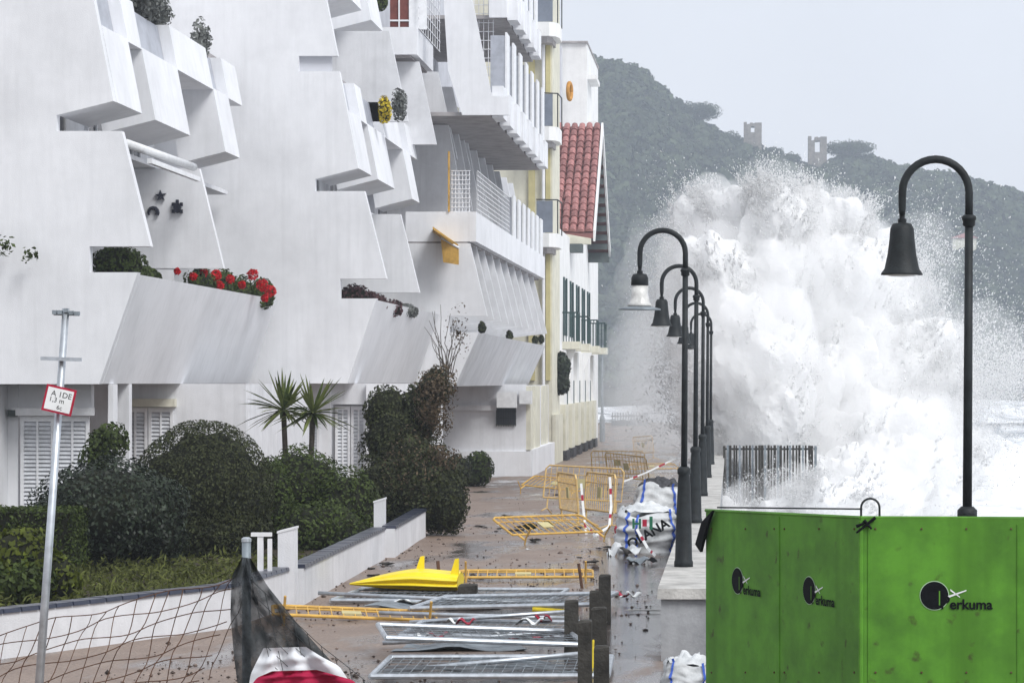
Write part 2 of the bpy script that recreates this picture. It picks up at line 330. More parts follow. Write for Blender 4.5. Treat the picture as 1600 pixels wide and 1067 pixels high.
# ================================================================== THE SETTING
# ---- promenade: a gravelly wet walk that falls away, with the land under the houses
def promenade_material():
    m = bpy.data.materials.new('wet gravel promenade'); m.use_nodes = True
    n = m.node_tree.nodes; l = m.node_tree.links; b = n['Principled BSDF']
    tc = n.new('ShaderNodeTexCoord')
    def nz(scale, det=6, vec=None, rough=0.6):
        t = n.new('ShaderNodeTexNoise'); t.inputs['Scale'].default_value = scale; t.inputs['Detail'].default_value = det; t.inputs['Roughness'].default_value = rough
        l.new(vec if vec else tc.outputs['Object'], t.inputs['Vector']); return t
    def mr(src, a, c, lo=0, hi=1):
        t = n.new('ShaderNodeMapRange'); t.inputs['From Min'].default_value = a; t.inputs['From Max'].default_value = c
        t.inputs['To Min'].default_value = lo; t.inputs['To Max'].default_value = hi; l.new(src, t.inputs['Value']); return t
    def mix(f, A, B):
        t = n.new('ShaderNodeMix'); t.data_type = 'RGBA'; l.new(f, t.inputs[0])
        for s_, v in ((6, A), (7, B)):
            if isinstance(v, tuple): t.inputs[s_].default_value = (*v, 1)
            else: l.new(v, t.inputs[s_])
        return t
    a = nz(0.9); g = nz(22, 4, None, 0.75); p = nz(0.35, 5); 
    mp = n.new('ShaderNodeMapping'); mp.inputs['Scale'].default_value = (0.5, 0.16, 1); l.new(tc.outputs['Object'], mp.inputs['Vector'])
    st = nz(1.6, 5, mp.outputs[0])
    c1 = mix(mr(a.outputs['Fac'], 0.35, 0.65).outputs[0], (0.225, 0.155, 0.115), (0.33, 0.245, 0.19))
    c2 = mix(mr(g.outputs['Fac'], 0.40, 0.62, 0, 0.8).outputs[0], c1.outputs[2], (0.10, 0.075, 0.062))
    wet = mr(st.outputs['Fac'], 0.44, 0.60)
    # water lies against the sea wall
    sx = n.new('ShaderNodeSeparateXYZ'); l.new(tc.outputs['Object'], sx.inputs[0])
    side = mr(sx.outputs['X'], -4.5, -1.6)
    ad = n.new('ShaderNodeMath'); ad.operation = 'MULTIPLY_ADD'; l.new(side.outputs[0], ad.inputs[0]); ad.inputs[1].default_value = 0.16; l.new(st.outputs['Fac'], ad.inputs[2])
    wet = mr(ad.outputs[0], 0.50, 0.63)
    dk = mix(wet.outputs[0], c2.outputs[2], (0.12, 0.105, 0.10))
    l.new(dk.outputs[2], b.inputs['Base Color'])
    rr = mr(wet.outputs[0], 0, 1, 0.5, 0.09); l.new(rr.outputs[0], b.inputs['Roughness'])
    b.inputs['Specular IOR Level'].default_value = 0.5
    bp = n.new('ShaderNodeBump'); bp.inputs['Distance'].default_value = 0.02
    inv = mr(wet.outputs[0], 0, 1, 0.55, 0.08); l.new(inv.outputs[0], bp.inputs['Strength'])
    l.new(g.outputs['Fac'], bp.inputs['Height']); l.new(bp.outputs[0], b.inputs['Normal'])
    return m
M['promenade'] = promenade_material()
mb = MB()
ys = [-6, 10, 20, 31] ; xr = 5.0
YS = [-6, 10, 20, 30.9]
mb.grid(lambda u, v: (-70 + 75 * v, -6 + 36.9 * u, 0), 4, 6)
mb.grid(lambda u, v: (-70 + 69.6 * v, 30.9 + 219 * u, gz(30.9 + 219 * u) + 0.012 * noise.noise(Vector((v * 60, u * 90, 0)))), 220, 60)
mb.box(-70, -0.75, 249.9, 250.3, -6, -0.55); mb.box(-0.76, -0.42, 30.95, 250, -6, -0.7); mb.box(-0.4, 5, 30.75, 31.0, -6, -0.02)
tag(mb.build('promenade', 'promenade'), 'wet gravelly promenade strewn with storm debris', kind='structure')

# ---- sea
def sea_material():
    m = bpy.data.materials.new('foaming grey sea'); m.use_nodes = True
    n = m.node_tree.nodes; l = m.node_tree.links; b = n['Principled BSDF']; b.inputs['Roughness'].default_value = 0.35
    tc = n.new('ShaderNodeTexCoord'); mp = n.new('ShaderNodeMapping'); mp.inputs['Scale'].default_value = (0.22, 0.07, 0.3); l.new(tc.outputs['Object'], mp.inputs[0])
    t = n.new('ShaderNodeTexNoise'); t.inputs['Scale'].default_value = 1.0; t.inputs['Detail'].default_value = 8; t.inputs['Roughness'].default_value = 0.7; t.inputs['Distortion'].default_value = 0.8
    l.new(mp.outputs[0], t.inputs['Vector'])
    r = n.new('ShaderNodeMapRange'); r.inputs['From Min'].default_value = 0.40; r.inputs['From Max'].default_value = 0.52; l.new(t.outputs['Fac'], r.inputs['Value'])
    x = n.new('ShaderNodeMix'); x.data_type = 'RGBA'; l.new(r.outputs[0], x.inputs[0]); x.inputs[6].default_value = (0.30, 0.33, 0.36, 1); x.inputs[7].default_value = (0.86, 0.88, 0.9, 1)
    l.new(x.outputs[2], b.inputs['Base Color'])
    r2 = n.new('ShaderNodeMapRange'); r2.inputs['To Min'].default_value = 0.15; r2.inputs['To Max'].default_value = 0.8; l.new(r.outputs[0], r2.inputs['Value']); l.new(r2.outputs[0], b.inputs['Roughness'])
    bp = n.new('ShaderNodeBump'); bp.inputs['Strength'].default_value = 0.6; bp.inputs['Distance'].default_value = 0.3; l.new(t.outputs['Fac'], bp.inputs['Height']); l.new(bp.outputs[0], b.inputs['Normal'])
    return m
M['sea'] = sea_material()
def sea_pt(u, v):
    Y = 24 + 900 * u ** 1.7; X = -0.35 + (v ** 1.5) * 420 if Y < 250 else -420 + 840 * v
    if Y >= 250: X = -260 + 700 * v
    q = Vector((X * 0.06, Y * 0.045, 0))
    z = -2.3 + 1.0 * noise.fractal(q, 1.0, 2.0, 4) * min(1, max(0.15, (X + 2) / 10 if Y < 250 else 1)) + 0.35 * noise.noise(Vector((X * 0.3, Y * 0.25, 3)))
    if X > 14: z += 1.6 * max(0, math.sin(Y * 0.055 + 0.8 * noise.noise(Vector((X * .02, Y * .01, 7))))) ** 6 * min(1, (X - 14) / 10)
    return (X, Y, z)
mb = MB(); mb.grid(sea_pt, 230, 110)
tag(mb.build('sea', 'sea', None, True), 'rough white and grey sea beyond the promenade', kind='structure')

# ---- hill and its woods
RX = [860, 918, 960, 1000, 1050, 1090, 1130, 1160, 1200, 1240, 1290, 1310, 1350, 1410, 1500, 1560, 1600, 1700, 1900]
RY = [78, 100, 106, 118, 166, 200, 215, 232, 244, 262, 266, 256, 255, 272, 286, 304, 314, 330, 380]
RX2 = [-1200] + RX + [2600]; RY2 = [30] + RY + [470]
YR = 850.0
def hill_z(X, Y):
    px = VX + F * X / YR
    top = ZC + (VY - np.interp(px, RX2, RY2)) * YR / F
    t = min(max((Y - 600) / (YR - 600), 0), 1); s = t * t * (3 - 2 * t) * 0.55 + 0.45 * t
    if Y > YR: s = 1 - min(1, (Y - YR) / 500) * 0.6
    return -4 + (top + 4) * s + 4.0 * noise.fractal(Vector((X * 0.012, Y * 0.012, 2)), 1.0, 2.0, 3) * math.sin(min(t, 1) * PI)
mb = MB(); mb.grid(lambda u, v: (lambda X, Y: (X, Y, hill_z(X, Y)))(-330 + 700 * v, 560 + 560 * u), 60, 120)
tag(mb.build('hill', 'hillsoil', None, True), 'steep wooded headland behind the sea', kind='structure')
import bmesh
def ico(sub):
    bm = bmesh.new(); bmesh.ops.create_icosphere(bm, subdivisions=sub, radius=1); V = np.array([v.co[:] for v in bm.verts]); Fc = np.array([[v.index for v in f.verts] for f in bm.faces]); bm.free(); return V, Fc
IV, IF = ico(2)
def crowns(name, spots, m):
    sp = np.array(spots); per = 34; n = len(sp); u = unit(n * per); i = np.repeat(np.arange(n), per); u[:, 2] = np.abs(u[:, 2]) * 1.1 - 0.25
    P = sp[i, :3] + u * sp[i, 3:4] * np.array([1, 1, 0.9]) * rng.uniform(.7, 1.05, (n * per, 1))
    N = u + 0.5 * unit(n * per); N /= np.linalg.norm(N, axis=1)[:, None]; A = np.cross(N, unit(n * per)); A /= np.linalg.norm(A, axis=1)[:, None]; B = np.cross(N, A); L = sp[i, 3:4] * rng.uniform(.25, .5, (n * per, 1))
    V = np.stack([P - A * L, P - B * L * .8, P + A * L, P + B * L * .8], 1).reshape(-1, 3)
    return fast_mesh(name, V, np.arange(4 * n * per).reshape(-1, 4), m)
spots = []
while len(spots) < 9500:
    Y = rng.uniform(612, 858); X = XW(rng.uniform(850, 1720), Y)
    z = hill_z(X, Y); r = rng.uniform(0.8, 2.3) * (1.35 if rng.random() < 0.12 else 1)
    if z < 1: continue
    spots.append((X, Y, z + r * 0.45, r, r * rng.uniform(0.7, 1.15)))
tag(crowns('woodland', spots, 'hillwood'), 'hazy mass of evergreen trees covering the headland', 'woodland', kind='stuff')
def leafy_tree(name, label, px, py_top, py_base, Y, hw, umbrella=True, cat='tree', group=None):
    X = XW(px, Y); zt = ZW(py_top, Y); zb = min(ZW(py_base, Y), hill_z(X, Y)); rw = hw * Y / F; H = zt - zb
    t = thing(name, label, cat, (X, Y, zb), group)
    mbt = MB(); lim = []
    mbt.tube([(X, Y, zb), (X + 0.3, Y, zb + H * 0.45)], [0.45, 0.3], 7)
    for k in range(7):
        a = 2 * PI * k / 7; e = (X + 0.65 * rw * math.cos(a), Y + 0.65 * rw * math.sin(a), zt - H * 0.28)
        mbt.tube([(X + 0.3, Y, zb + H * 0.42), (X + 0.3 * rw * math.cos(a), Y + 0.3 * rw * math.sin(a), zb + H * 0.6), e], [0.25, 0.18, 0.08], 5)
    mbt.build('trunk', 'bark', t)
    bl = []
    for k in range(9):
        a = 2 * PI * k / 9; q = 0.62 if k else 0
        bl.append((X + q * rw * math.cos(a), Y + q * rw * math.sin(a), zt - H * (0.24 if umbrella else 0.42) - (0.05 * H if k else 0), rw * 0.42, rw * 0.42, H * (0.22 if umbrella else 0.36)))
    P, N = blob_points(bl, 5000, 0.7, 0.5, 0.5); leaf_mesh('crown', P, N, 0.30, 'hillwood', t)
    return t
leafy_tree('umbrella_pine', 'umbrella pine with bare limbs standing out on the skyline', 1093, 158, 215, 846, 38)
leafy_tree('umbrella_pine', 'broad flat topped pine beside the second ruined tower', 1330, 218, 268, 846, 42)
leafy_tree('round_tree', 'small round tree on the skyline just past the first tower', 1208, 228, 262, 846, 20, False)
leafy_tree('round_tree', 'low rounded tree on the ridge before the first ruined tower', 1140, 204, 246, 846, 22, False)
leafy_tree('round_tree', 'dark round tree between the two ruined towers', 1236, 238, 270, 846, 18, False)

def ruin(label, px, py_top, py_base, half, hole, broken, Y=838):
    X = XW(px, Y); z1 = ZW(py_top, Y); h = half * Y / F; z0 = hill_z(X, Y) - 3
    t = thing('ruined_tower', label, 'ruin', (X, Y, z0))
    hw, hb, ht = hole[0] * Y / F, ZW(hole[2], Y), ZW(hole[1], Y)
    for s_, nm in ((-1, 'wall'), (1, 'wall')):
        a, b = (X - h, X - hw) if s_ < 0 else (X + hw, X + h)
        mb = MB(); top = z1 - (broken if s_ < 0 else 0)
        mb.hexa([(a, Y - h, z0), (b, Y - h, z0), (b, Y + h, z0), (a, Y + h, z0), (a, Y - h, top - 0.4 * (s_ < 0)), (b, Y - h, top), (b, Y + h, top + 0.3), (a, Y + h, top - 0.7)])
        mb.build(nm, 'stone', t)
    mb = MB(); mb.box(X - hw, X + hw, Y - h + 0.03, Y + h - 0.03, z0, hb); mb.build('lower_wall', 'stone', t)
    mb = MB(); mb.box(X - hw - 0.02, X + hw + 0.02, Y - h + 0.02, Y + h - 0.02, ht, z1 - 0.25); mb.build('lintel', 'stone', t)
    mb = MB()
    for k in range(3): mb.box(X - h + k * h * 0.7, X - h + k * h * 0.7 + h * 0.35, Y - h + 0.05, Y + h - 0.05, z1 - broken - 0.3, z1 + 0.15 - 0.2 * k)
    mb.build('battlement', 'stone', t)
ruin('square ruined stone tower with an open top window on the skyline', 1176, 193, 236, 14, (3.0, 199, 208), 0.3)
ruin('taller ruined tower above the wave with one small arched opening', 1277, 215, 258, 14.5, (4.2, 221, 239), 0.9)
t = thing('hillside_house', 'small house with reddish roof half hidden on the far hillside', 'house', (XW(1500, 760), 760, hill_z(XW(1500, 760), 760)))
X, Y = XW(1500, 760), 745; z = ZW(372, Y)
mb = MB(); mb.box(X - 3, X + 3, Y, Y + 6, z - 6, z); mb.build('wall', 'cream', t)
mb = MB(); mb.prism([(X - 3.5, z), (X + 3.5, z), (X, z + 1.3)], Y - 0.4, Y + 6.4); mb.build('roof', 'tile', t)
# ================================================================== BUILDINGS
LEAN = 0.195
def apartment(Y0, L, dx, dz, label, fins, upper=True, left=-24.0):
    t = thing('apartment_block', label, 'building', (-13 + dx, Y0, dz))
    def P(pts): return [(x + dx, z + dz) for x, z in pts]
    # end wall facing the viewer, cut by the loggia openings
    prof = [(left - dx, 2.9), (-12.47, 2.9), (-11.71, 5.1), (-12.66, 5.1), (-12.66, 5.61), (-11.46, 5.61), (-12.03, 7.88), (-13.31, 7.88), (-13.31, 8.19), (-12.19, 8.47), (-12.68, 10.98), (-13.73, 10.98), (-13.73, 11.38), (-12.72, 11.38), (-13.28, 14.1), (-14.3, 14.1), (-14.3, 14.5), (-13.4, 14.6), (-13.7, 16.2), (left - dx, 16.2)]
    mb = MB(); mb.prism(P(prof), Y0, Y0 + 0.28); mb.build('end_wall', 'stucco', t)
    # terrace parapet leaning out over the ground floor
    mb = MB(); mb.prism(P([(-12.46, 2.905), (-11.72, 5.06), (-11.95, 5.06), (-12.68, 2.905)]), Y0 + 0.28, Y0 + L); mb.build('terrace_parapet', 'stucco', t)
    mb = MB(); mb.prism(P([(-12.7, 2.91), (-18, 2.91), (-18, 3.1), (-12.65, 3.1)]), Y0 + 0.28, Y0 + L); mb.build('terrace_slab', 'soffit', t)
    mb = MB(); mb.prism(P([(-12.0, 4.7), (-18, 4.7), (-18, 4.85), (-11.98, 4.85)]), Y0 + 0.29, Y0 + L); mb.build('planter_bed', 'soil', t)
    # back wall of the loggias with tall windows
    mb = MB(); mb.box(-15.2 + dx, -14.9 + dx, Y0 + 0.28, Y0 + L, 3.1 + dz, 16.2 + dz); mb.build('back_wall', 'stucco2', t)
    for fl in (4.9, 8.2, 11.3):
        y = Y0 + 1.5
        while y < Y0 + L - 2:
            mb = MB(); mb.box(-14.9 + dx, -14.86 + dx, y, y + 1.8, fl + dz, fl + 2.2 + dz); wn = mb.build('window', 'glass', t)
            mb = MB()
            for q in (y - 0.06, y + 0.87, y + 1.8): mb.box(-14.9 + dx, -14.82 + dx, q, q + 0.06, fl + dz, fl + 2.2 + dz)
            mb.box(-14.9 + dx, -14.81 + dx, y - 0.06, y + 1.86, fl + 2.2 + dz, fl + 2.27 + dz); f = mb.build('frame', 'whitewood', wn)
            f.matrix_parent_inverse = Matrix.Identity(4); f.matrix_parent_inverse = (Matrix.Translation(Vector(ORIGIN[t.name])) @ wn.matrix_parent_inverse).inverted()
            y += 4.15
    mb = MB(); mb.box(-18 + dx, -13.0 + dx, Y0 + 0.28, Y0 + L, 7.76 + dz, 7.86 + dz); mb.build('floor_slab', 'stucco2', t)
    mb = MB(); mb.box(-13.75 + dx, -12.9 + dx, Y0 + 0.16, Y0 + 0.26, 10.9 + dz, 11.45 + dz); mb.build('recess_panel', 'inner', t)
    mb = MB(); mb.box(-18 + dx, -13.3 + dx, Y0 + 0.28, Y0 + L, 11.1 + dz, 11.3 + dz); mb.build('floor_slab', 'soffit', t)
    for y in fins:
        mb = MB(); mb.prism(P([(-15.0, 5.5), (-11.47, 5.5), (-12.02, 7.75), (-15.0, 7.75)]), y, y + 0.22); mb.build('fin_wall', 'stucco', t)
        mb = MB(); mb.prism(P([(-15.0, 4.85), (-12.6, 4.85), (-12.6, 5.5), (-15.0, 5.5)]), y + 0.02, y + 0.2); mb.build('fin_foot', 'stucco', t)
    if upper:
        # chequered balcony front: low boxes in one row, raised boxes over the gaps
        rows = [(0.02, 2.8), (4.2, 8.2), (12.8, 14.9)]; ups = [(2.8, 4.2), (8.2, 12.8), (14.9, 17.0)]
        for k, (a, b) in enumerate(rows):
            mb = MB(); mb.prism(P([(-13.3, 8.195), (-12.185, 8.475), (-12.48, 10.0), (-13.6, 10.0)]), Y0 + a + (0.27 if k == 0 else 0), Y0 + b); bx = mb.build('balcony_box', 'stucco', t)
            mb = MB(); mb.prism(P([(-12.74, 10.0), (-12.92, 10.93), (-12.98, 10.93), (-12.80, 10.0)]), Y0 + a + 0.3, Y0 + b - 0.02); mb.build('glass_rail', 'pane', t)
        for a, b in ups:
            mb = MB(); mb.prism(P([(-12.475, 9.96), (-12.67, 10.96), (-13.4, 10.96), (-13.3, 9.96)]), Y0 + a, Y0 + b); mb.build('raised_planter', 'stucco', t)
    return t
A = apartment(58.0, 17.9, 0.0, 0.0, 'nearest white stepped apartment block with red geraniums on its terrace', [66.4])
B = apartment(76.3, 16.4, 2.5, 0.0, 'middle white apartment block behind the two yuccas', [84.5])

def part(t, name, m, fn, smooth=False):
    mb = MB(); fn(mb); return mb.build(name, m, t, smooth)
def sub(p, t, name, m, fn):              # a sub-part: a child of a part of thing t, in world coordinates
    mb = MB(); fn(mb); o = mb.build(name, m, None); o.parent = p
    o.matrix_parent_inverse = (Matrix.Translation(Vector(ORIGIN[t.name])) @ p.matrix_parent_inverse).inverted() if False else Matrix.Identity(4)
    return o

# fourth floor boxes of the middle block
for (a, b) in ((80.2, 84.4), (86.6, 89.6)):
    part(B, 'balcony_box', 'stucco', lambda mb: mb.prism([(-11.9, 13.25), (-10.62, 13.58), (-10.95, 15.2), (-12.1, 15.2)], a, b))
for y in (84.5, 92.6):
    part(B, 'fin_wall', 'stucco2', lambda mb: mb.prism([(-13, 10.4), (-9.3, 10.4), (-9.85, 13.0), (-13, 13.0)], y, y + 0.2))

# ground floors: recessed walls with louvred shutters
def shutter(t, x0, x1, y, z0, z1, n=22, leaves=2):
    wd = (x1 - x0) / leaves
    for k in range(leaves):
        a, b = x0 + k * wd + 0.01, x0 + (k + 1) * wd - 0.01; fr = 0.07
        s_ = part(t, 'shutter', 'whitewood', lambda mb: (mb.box(a, a + fr, y - 0.06, y, z0, z1), mb.box(b - fr, b, y - 0.06, y, z0, z1), mb.box(a + fr, b - fr, y - 0.06, y, z0, z0 + 0.12), mb.box(a + fr, b - fr, y - 0.06, y, z1 - 0.1, z1), mb.box((a + b) / 2 - 0.02, (a + b) / 2 + 0.02, y - 0.058, y, z0 + 0.12, z1 - 0.1)))
        def slats(mb):
            dz = (z1 - z0 - 0.24) / n
            for i in range(n):
                z = z0 + 0.13 + i * dz
                mb.hexa([(a + fr, y - 0.05, z), (b - fr, y - 0.05, z), (b - fr, y - 0.035, z), (a + fr, y - 0.035, z), (a + fr, y - 0.012, z + dz * 0.75), (b - fr, y - 0.012, z + dz * 0.75), (b - fr, y + 0.003, z + dz * 0.75), (a + fr, y + 0.003, z + dz * 0.75)])
        l_ = part(s_, 'louvre_slats', 'louvre', slats); l_['kind'] = 'stuff'
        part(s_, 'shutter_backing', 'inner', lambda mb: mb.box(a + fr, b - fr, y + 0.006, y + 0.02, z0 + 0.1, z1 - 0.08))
yA = 59.2
X0 = XW
part(A, 'ground_wall', 'stucco', lambda mb: (mb.box(-24, X0(28, yA), yA, yA + 0.3, -0.2, 2.9), mb.box(X0(28, yA), X0(142, yA), yA + 0.05, yA + 0.3, 2.3, 2.9)))
part(A, 'ground_wall', 'stucco2', lambda mb: mb.box(X0(142, yA), X0(176, yA), yA + 1.6, yA + 1.9, -0.2, 2.9))
part(A, 'pillar', 'stucco', lambda mb: mb.box(X0(174, yA), X0(182, yA), yA - 0.3, yA + 0.1, -0.2, 2.9))
part(A, 'pillar', 'stucco', lambda mb: mb.box(-24, X0(12, yA), 58.05, yA - 0.01, -0.2, 2.9))
shutter(A, X0(32, yA), X0(141, yA), yA, 0.05, 2.25, 24, 2)
part(A, 'shutter_housing', 'whitewood', lambda mb: mb.box(X0(22, yA), X0(148, yA), yA - 0.22, yA - 0.002, 2.27, 2.42))
part(A, 'housing_bracket', 'eave', lambda mb: mb.box(X0(16, yA), X0(28, yA), yA - 0.24, yA - 0.03, 2.25, 2.38))
yB = 66.5
part(A, 'ground_wall', 'stucco2', lambda mb: mb.box(-24, X0(384, yB), yB, yB + 0.3, -0.2, 2.9))
part(A, 'shutter_housing', 'cream', lambda mb: mb.box(X0(188, yB), X0(276, yB), yB - 0.25, yB - 0.002, 2.38, 2.56))
shutter(A, X0(192, yB), X0(272, yB), yB - 0.01, 0.05, 2.36, 24, 2)
part(A, 'side_wall', 'stucco2', lambda mb: mb.box(-11.15, -10.95, yB + 0.3, 76.2, -0.3, 2.9))
yC = 77.4
part(B, 'ground_wall', 'stucco', lambda mb: (mb.box(-14, X0(516, yC), yC, yC + 0.3, -0.4, 2.9), mb.box(X0(572, yC), X0(690, yC), yC, yC + 0.3, -0.4, 2.9)))
part(B, 'ground_wall', 'stucco2', lambda mb: mb.box(X0(516, yC), X0(572, yC), yC + 0.6, yC + 0.9, -0.4, 2.9))
part(B, 'beam', 'stucco2', lambda mb: mb.box(-12.6, -8.0, yC - 0.35, yC - 0.1, 2.3, 2.9) if False else mb.box(X0(512, yC), X0(574, yC), yC + 0.2, yC + 0.55, 2.35, 2.9))
shutter(B, X0(446, yC), X0(500, yC), yC - 0.01, -0.2, 1.95, 24, 2)
shutter(B, X0(519, yC), X0(569, yC), yC + 0.55, -0.2, 2.3, 24, 2)

# ---- far white block: same module set lower and further out, deep balconies above
CD = 3.73
Cb = thing('apartment_block', 'far white apartment block with deep overhanging balconies and slatted railings', 'building', (-9, 92.8, -0.65))
def P3(pts): return [(x + CD, z - 0.6) for x, z in pts]
part(Cb, 'end_wall', 'stucco', lambda mb: mb.prism(P3([(-20, 3.4), (-12.47, 3.4), (-11.71, 5.1), (-12.66, 5.1), (-12.66, 5.61), (-11.46, 5.61), (-12.0, 7.9), (-20, 7.9)]), 92.8, 93.05))
part(Cb, 'terrace_parapet', 'stucco2', lambda mb: mb.prism(P3([(-12.47, 3.4), (-11.72, 5.08), (-11.95, 5.08), (-12.7, 3.4)]), 93.05, 126))
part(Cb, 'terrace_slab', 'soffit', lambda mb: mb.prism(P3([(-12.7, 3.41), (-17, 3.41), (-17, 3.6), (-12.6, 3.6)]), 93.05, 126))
part(Cb, 'terrace_floor', 'stucco2', lambda mb: mb.prism(P3([(-12.0, 4.5), (-17, 4.5), (-17, 4.65), (-11.96, 4.65)]), 93.06, 126))
for y in (95.6, 98.6, 101.8, 105, 108.4, 112, 115.6, 119.4, 123):
    part(Cb, 'fin_wall', 'stucco2', lambda mb: mb.prism(P3([(-15.5, 5.1), (-11.47, 5.55), (-12.05, 7.95), (-15.5, 7.95)]), y, y + 0.2))
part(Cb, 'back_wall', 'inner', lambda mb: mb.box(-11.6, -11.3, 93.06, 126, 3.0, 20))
for k, y in enumerate((94, 99, 104, 109.5, 114.5, 119.5)):
    for fl in (4.3, 8.2, 12.1):
        part(Cb, 'window', 'glass', lambda mb: mb.box(-11.3, -11.26, y, y + 2.0, fl, fl + 2.1))
# second floor balcony
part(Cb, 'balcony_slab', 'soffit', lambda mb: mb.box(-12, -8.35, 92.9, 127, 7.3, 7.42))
part(Cb, 'balcony_front', 'stucco', lambda mb: (mb.box(-8.3, -8.08, 92.86, 127, 7.36, 8.3), mb.box(-10.3, -8.3, 92.87, 93.05, 7.36, 8.3)))
for y in (96, 99.5, 103, 106.5, 110, 113.5, 117, 120.5, 124):
    part(Cb, 'fin_wall', 'stucco2', lambda mb: mb.prism([(-11.4, 7.8), (-8.6, 7.8), (-9.25, 11.3), (-11.4, 11.3)], y, y + 0.2))
def trellis(t, x, y0, y1, z0, z1, ny, nz_):
    def f(mb):
        for i in range(ny + 1): q = y0 + (y1 - y0) * i / ny; mb.box(x, x + 0.02, q - 0.012, q + 0.012, z0, z1)
        for j in range(nz_ + 1): q = z0 + (z1 - z0) * j / nz_; mb.box(x + 0.02, x + 0.035, y0 - 0.05, y1 + 0.05, q - 0.012, q + 0.012)
    return part(t, 'trellis', 'whitewood', f)
def trellis_x(t, y, x0, x1, z0, z1, nx, nz_):
    def f(mb):
        for i in range(nx + 1): q = x0 + (x1 - x0) * i / nx; mb.box(q - 0.011, q + 0.011, y, y + 0.03, z0, z1)
        for j in range(nz_ + 1): q = z0 + (z1 - z0) * j / nz_; mb.box(x0 - 0.03, x1 + 0.03, y - 0.02, y, q - 0.011, q + 0.011)
    return part(t, 'trellis', 'whitewood', f)
trellis(Cb, -8.2, 94.5, 108, 8.32, 9.7, 22, 9)
trellis_x(Cb, 93.0, -8.85, -8.3, 8.31, 9.6, 5, 9)
part(Cb, 'wood_post', 'awning_yellow', lambda mb: mb.box(-8.96, -8.91, 92.8, 92.95, 8.3, 10.2))
def rail_panels(x, ys, z0, z1, wd=1.5):
    for y in ys:
        part(Cb, 'rail_panel', 'whitewood', lambda mb: mb.box(x - 0.06, x, y, y + wd, z0, z1))
        part(Cb, 'rail_glass', 'pane', lambda mb: mb.box(x - 0.5, x - 0.07, y + 0.02, y + 0.06, z0, z1 - 0.08))
rail_panels(-8.1, [109, 111.6, 114.2, 116.8, 119.4, 122, 124.6], 8.31, 9.85, 1.4)
# third and fourth floor balconies, stepped along the street
for (z0, ya, yb, n_) in ((11.35, 93.2, 117.2, 8), (15.2, 99.5, 113, 5)):
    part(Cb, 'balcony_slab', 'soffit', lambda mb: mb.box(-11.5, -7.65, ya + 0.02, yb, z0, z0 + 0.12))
    st_ = (yb - ya) / n_
    for k in range(n_):
        y = ya + k * st_
        part(Cb, 'balcony_front', 'stucco', lambda mb: (mb.box(-7.6, -7.25, y, y + st_ * 0.55, z0 - 0.05, z0 + 0.95), mb.box(-7.78, -7.42, y + st_ * 0.55, y + st_, z0 + 0.1, z0 + 0.9)))
        if k > 0 or z0 > 14:
            part(Cb, 'rail_panel', 'whitewood', lambda mb: mb.box(-7.42, -7.36, y, y + 1.2, z0 + 0.96, z0 + 3.0))
            part(Cb, 'rail_glass', 'pane', lambda mb: mb.box(-7.9, -7.43, y + 0.02, y + 0.06, z0 + 0.9, z0 + 2.9))
    if z0 > 14: part(Cb, 'balcony_front', 'stucco', lambda mb: mb.box(-8.2, -7.6, ya - 0.2, ya, z0 + 0.02, z0 + 1.3))
for y in (97.5, 102.5):
    part(Cb, 'fin_wall', 'stucco2', lambda mb: mb.prism([(-12.5, 10.3), (-9.1, 10.3), (-9.75, 13.2), (-12.5, 13.2)], y, y + 0.2))
part(Cb, 'fin_wall', 'stucco', lambda mb: mb.prism([(XW(a, 93.0), ZW(b, 93.0)) for a, b in ((722, 180), (795, 180), (795, 152), (768, 150), (728, -50), (690, -50), (700, 110))], 93.0, 93.18))
# corner balcony with a red brown window
part(Cb, 'corner_balcony', 'stucco', lambda mb: (mb.box(-11.4, -9.85, 91.9, 92.1, 13.15, 14.0), mb.box(-10.05, -9.85, 92.1, 97, 13.15, 14.0)))
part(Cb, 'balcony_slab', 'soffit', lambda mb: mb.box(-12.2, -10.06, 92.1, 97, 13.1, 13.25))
part(Cb, 'window', 'brown', lambda mb: mb.box(-10.75, -10.15, 92.5, 92.6, 14.0, 16))
part(Cb, 'window_frame', 'whitewood', lambda mb: (mb.box(-10.48, -10.44, 92.44, 92.5, 14.0, 16), mb.box(-10.15, -9.6, 92.44, 92.6, 14, 16), mb.box(-10.75, -10.15, 92.45, 92.5, 14.25, 14.3)))
trellis(Cb, -9.85, 92.3, 99, 14.02, 16, 9, 6)
trellis_x(Cb, 99.8, -9.4, -8.1, 13.3, 16, 8, 9)
# recessed ground floor
yD = 112.0
part(Cb, 'ground_wall', 'stucco2', lambda mb: mb.box(-16, X0(822, yD), yD, yD + 0.3, -0.8, 2.85))
part(Cb, 'plinth', 'stucco', lambda mb: mb.box(X0(690, yD), X0(829, yD), yD - 0.12, yD - 0.002, -0.8, 0.6 - 0.3))
part(Cb, 'side_wall', 'stucco2', lambda mb: mb.box(X0(822, yD) - 0.3, X0(822, yD) - 0.02, yD + 0.3, 126, -0.8, 2.8))
part(Cb, 'lintel_beam', 'stucco2', lambda mb: mb.box(-14, X0(776, yD), yD - 0.25, yD - 0.01, 1.85, 2.05))
bw_ = part(Cb, 'window', 'glass', lambda mb: mb.box(X0(776, yD), X0(806, yD), yD - 0.06, yD - 0.01, 1.3, 1.95))
def bars(mb):
    for k in range(9): q = X0(776, yD) + k * (X0(806, yD) - X0(776, yD)) / 8; mb.box(q - 0.012, q + 0.012, yD - 0.12, yD - 0.1, 1.25, 2.0)
    for k in range(3): mb.box(X0(775, yD), X0(807, yD), yD - 0.125, yD - 0.095, 1.3 + 0.25 * k, 1.325 + 0.25 * k)
part(bw_, 'window_bars', 'iron', bars)
